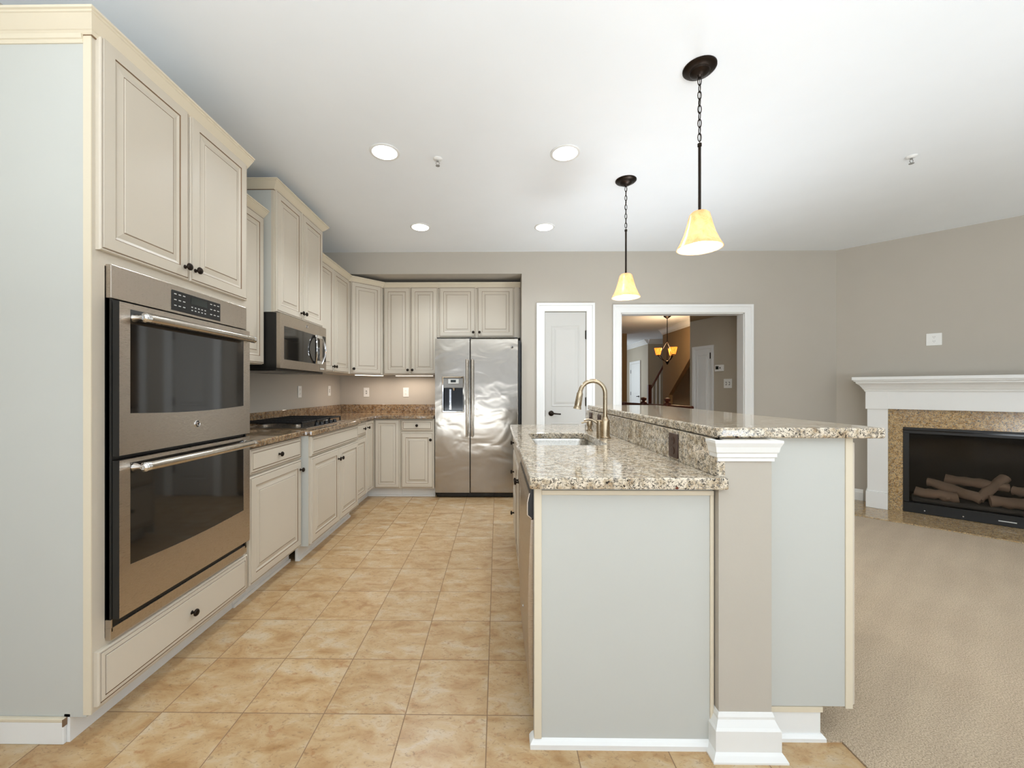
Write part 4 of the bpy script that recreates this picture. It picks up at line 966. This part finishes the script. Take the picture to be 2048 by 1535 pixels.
# guard rail with newels in the hall
Ra = Vector((2.24, 7.2)); Rb = Vector((2.662, 5.56)); rd = (Rb - Ra).normalized()
gr = thing('guard_railing', 'dark cherry wood guard railing with turned newel tops across the hall', 'railing', (2.24, 7.2, 0))
m = MB(); L0 = (Rb - Ra).length
m.tube([(0, 0, 0.945), (rd.x * L0 * .5, rd.y * L0 * .5, 0.945), (rd.x * L0, rd.y * L0, 0.945)], 0.026, 12); m.lathe([(0.055, 0.915), (0.062, 0.94), (0.058, 0.968), (0.03, 0.982)], (0, 0, 0), 'z', 20); m.build('handrail', 'darkwood', gr, smooth=True)
for q in (0.355 * 1.652, 0.712 * 1.652):
    c = (rd.x * q, rd.y * q, 0)
    m = MB(); m.box(c[0] - 0.04, c[0] + 0.04, c[1] - 0.04, c[1] + 0.04, 0, 0.985); m.lathe([(0.045, 0.985), (0.05, 0.995), (0.025, 1.005), (0.022, 1.012), (0.042, 1.028), (0.048, 1.045), (0.040, 1.062), (0.015, 1.072)], c, 'z', 20); m.build('newel_post', 'darkwood', gr, smooth=True)
q = 0.1
while q < L0:
    if all(abs(q - w_) > 0.05 for w_ in (0.355 * 1.652, 0.712 * 1.652)):
        m = MB(); m.box(rd.x * q - 0.014, rd.x * q + 0.014, rd.y * q - 0.014, rd.y * q + 0.014, 0, 0.925); m.build('baluster', 'trim', gr)
    q += 0.115
# stair rail further back
sr = thing('stair_railing', 'dark stair handrail with white balusters rising beside the far wall', 'railing', (4.41, 11.8, 0))
m = MB(); m.tube([(0.03, 0, 1.20), (0.75, 0, 2.50)], 0.03, 10); m.build('handrail', 'darkwood', sr, smooth=True)
MB().box(-0.045, 0.045, -0.045, 0.045, 0, 1.33).build('newel_post', 'darkwood', sr, bevel=0.006)
for k in range(6):
    x = 0.10 + k * 0.105; m = MB(); m.box(x - 0.012, x + 0.012, -0.012, 0.012, 0.02, 1.16 + (x - 0.03) * 1.8); m.build('baluster', 'trim', sr)
# chandelier
ch = thing('chandelier', 'dark iron three-arm chandelier with lit amber glass shades in the foyer', 'chandelier', (3.55, 8.5, CEIL))
MB().lathe([(0.075, 0), (0.07, -0.02), (0.03, -0.05), (0.008, -0.06)], (0, 0, 0), 'z', 20).build('canopy', 'bronze', ch, smooth=True)
m = MB(); m.tube([(0, 0, -0.05), (0, 0, -0.45), (0, 0, -0.95)], 0.008, 8); m.lathe([(0.02, -0.53), (0.028, -0.55), (0.02, -0.57)], (0, 0, 0), 'z', 12); m.lathe([(0.012, -0.93), (0.04, -0.95), (0.03, -0.985), (0.006, -1.02)], (0, 0, 0), 'z', 14); m.build('stem', 'bronze', ch, smooth=True)
for a in (PI * 1.0, PI * 0.22, -PI * 0.42):
    c, s = math.cos(a), math.sin(a)
    m = MB(); m.tube([(c * x, s * x, z) for x, z in ((0.012, -0.55), (0.07, -0.64), (0.125, -0.74), (0.15, -0.82), (0.10, -0.90), (0.03, -0.96))], 0.007, 8)
    m.tube([(c * x, s * x, z) for x, z in ((0.03, -0.95), (0.10, -0.92), (0.16, -0.87), (0.19, -0.83))], 0.008, 8); m.lathe([(0.03, -0.835), (0.035, -0.82)], (c * 0.19, s * 0.19, 0), 'z', 12); ar = m.build('arm', 'bronze', ch, smooth=True)
    m = MB(); m.lathe([(0.042, -0.82), (0.075, -0.675), (0.072, -0.675), (0.039, -0.818)], (c * 0.19, s * 0.19, 0), 'z', 4 if False else 16, cap=False); m.build('glass_shade', 'shade_amber', ch, smooth=True)
    MB().lathe([(0.01, -0.80), (0.024, -0.76), (0.018, -0.72), (0.004, -0.71)], (c * 0.19, s * 0.19, 0), 'z', 12).build('bulb', 'bulb', ch, smooth=True)
light('POINT', 'chandelier_glow', (3.55, 8.5, 2.10), 30, (1.0, 0.72, 0.42), shadow_soft_size=0.15)
light('AREA', 'foyer_daylight', (3.66, 13.6, 1.5), 11, (0.85, 0.95, 1.0), (PI / 2, 0, -PI / 2), 1.6, 2.0)
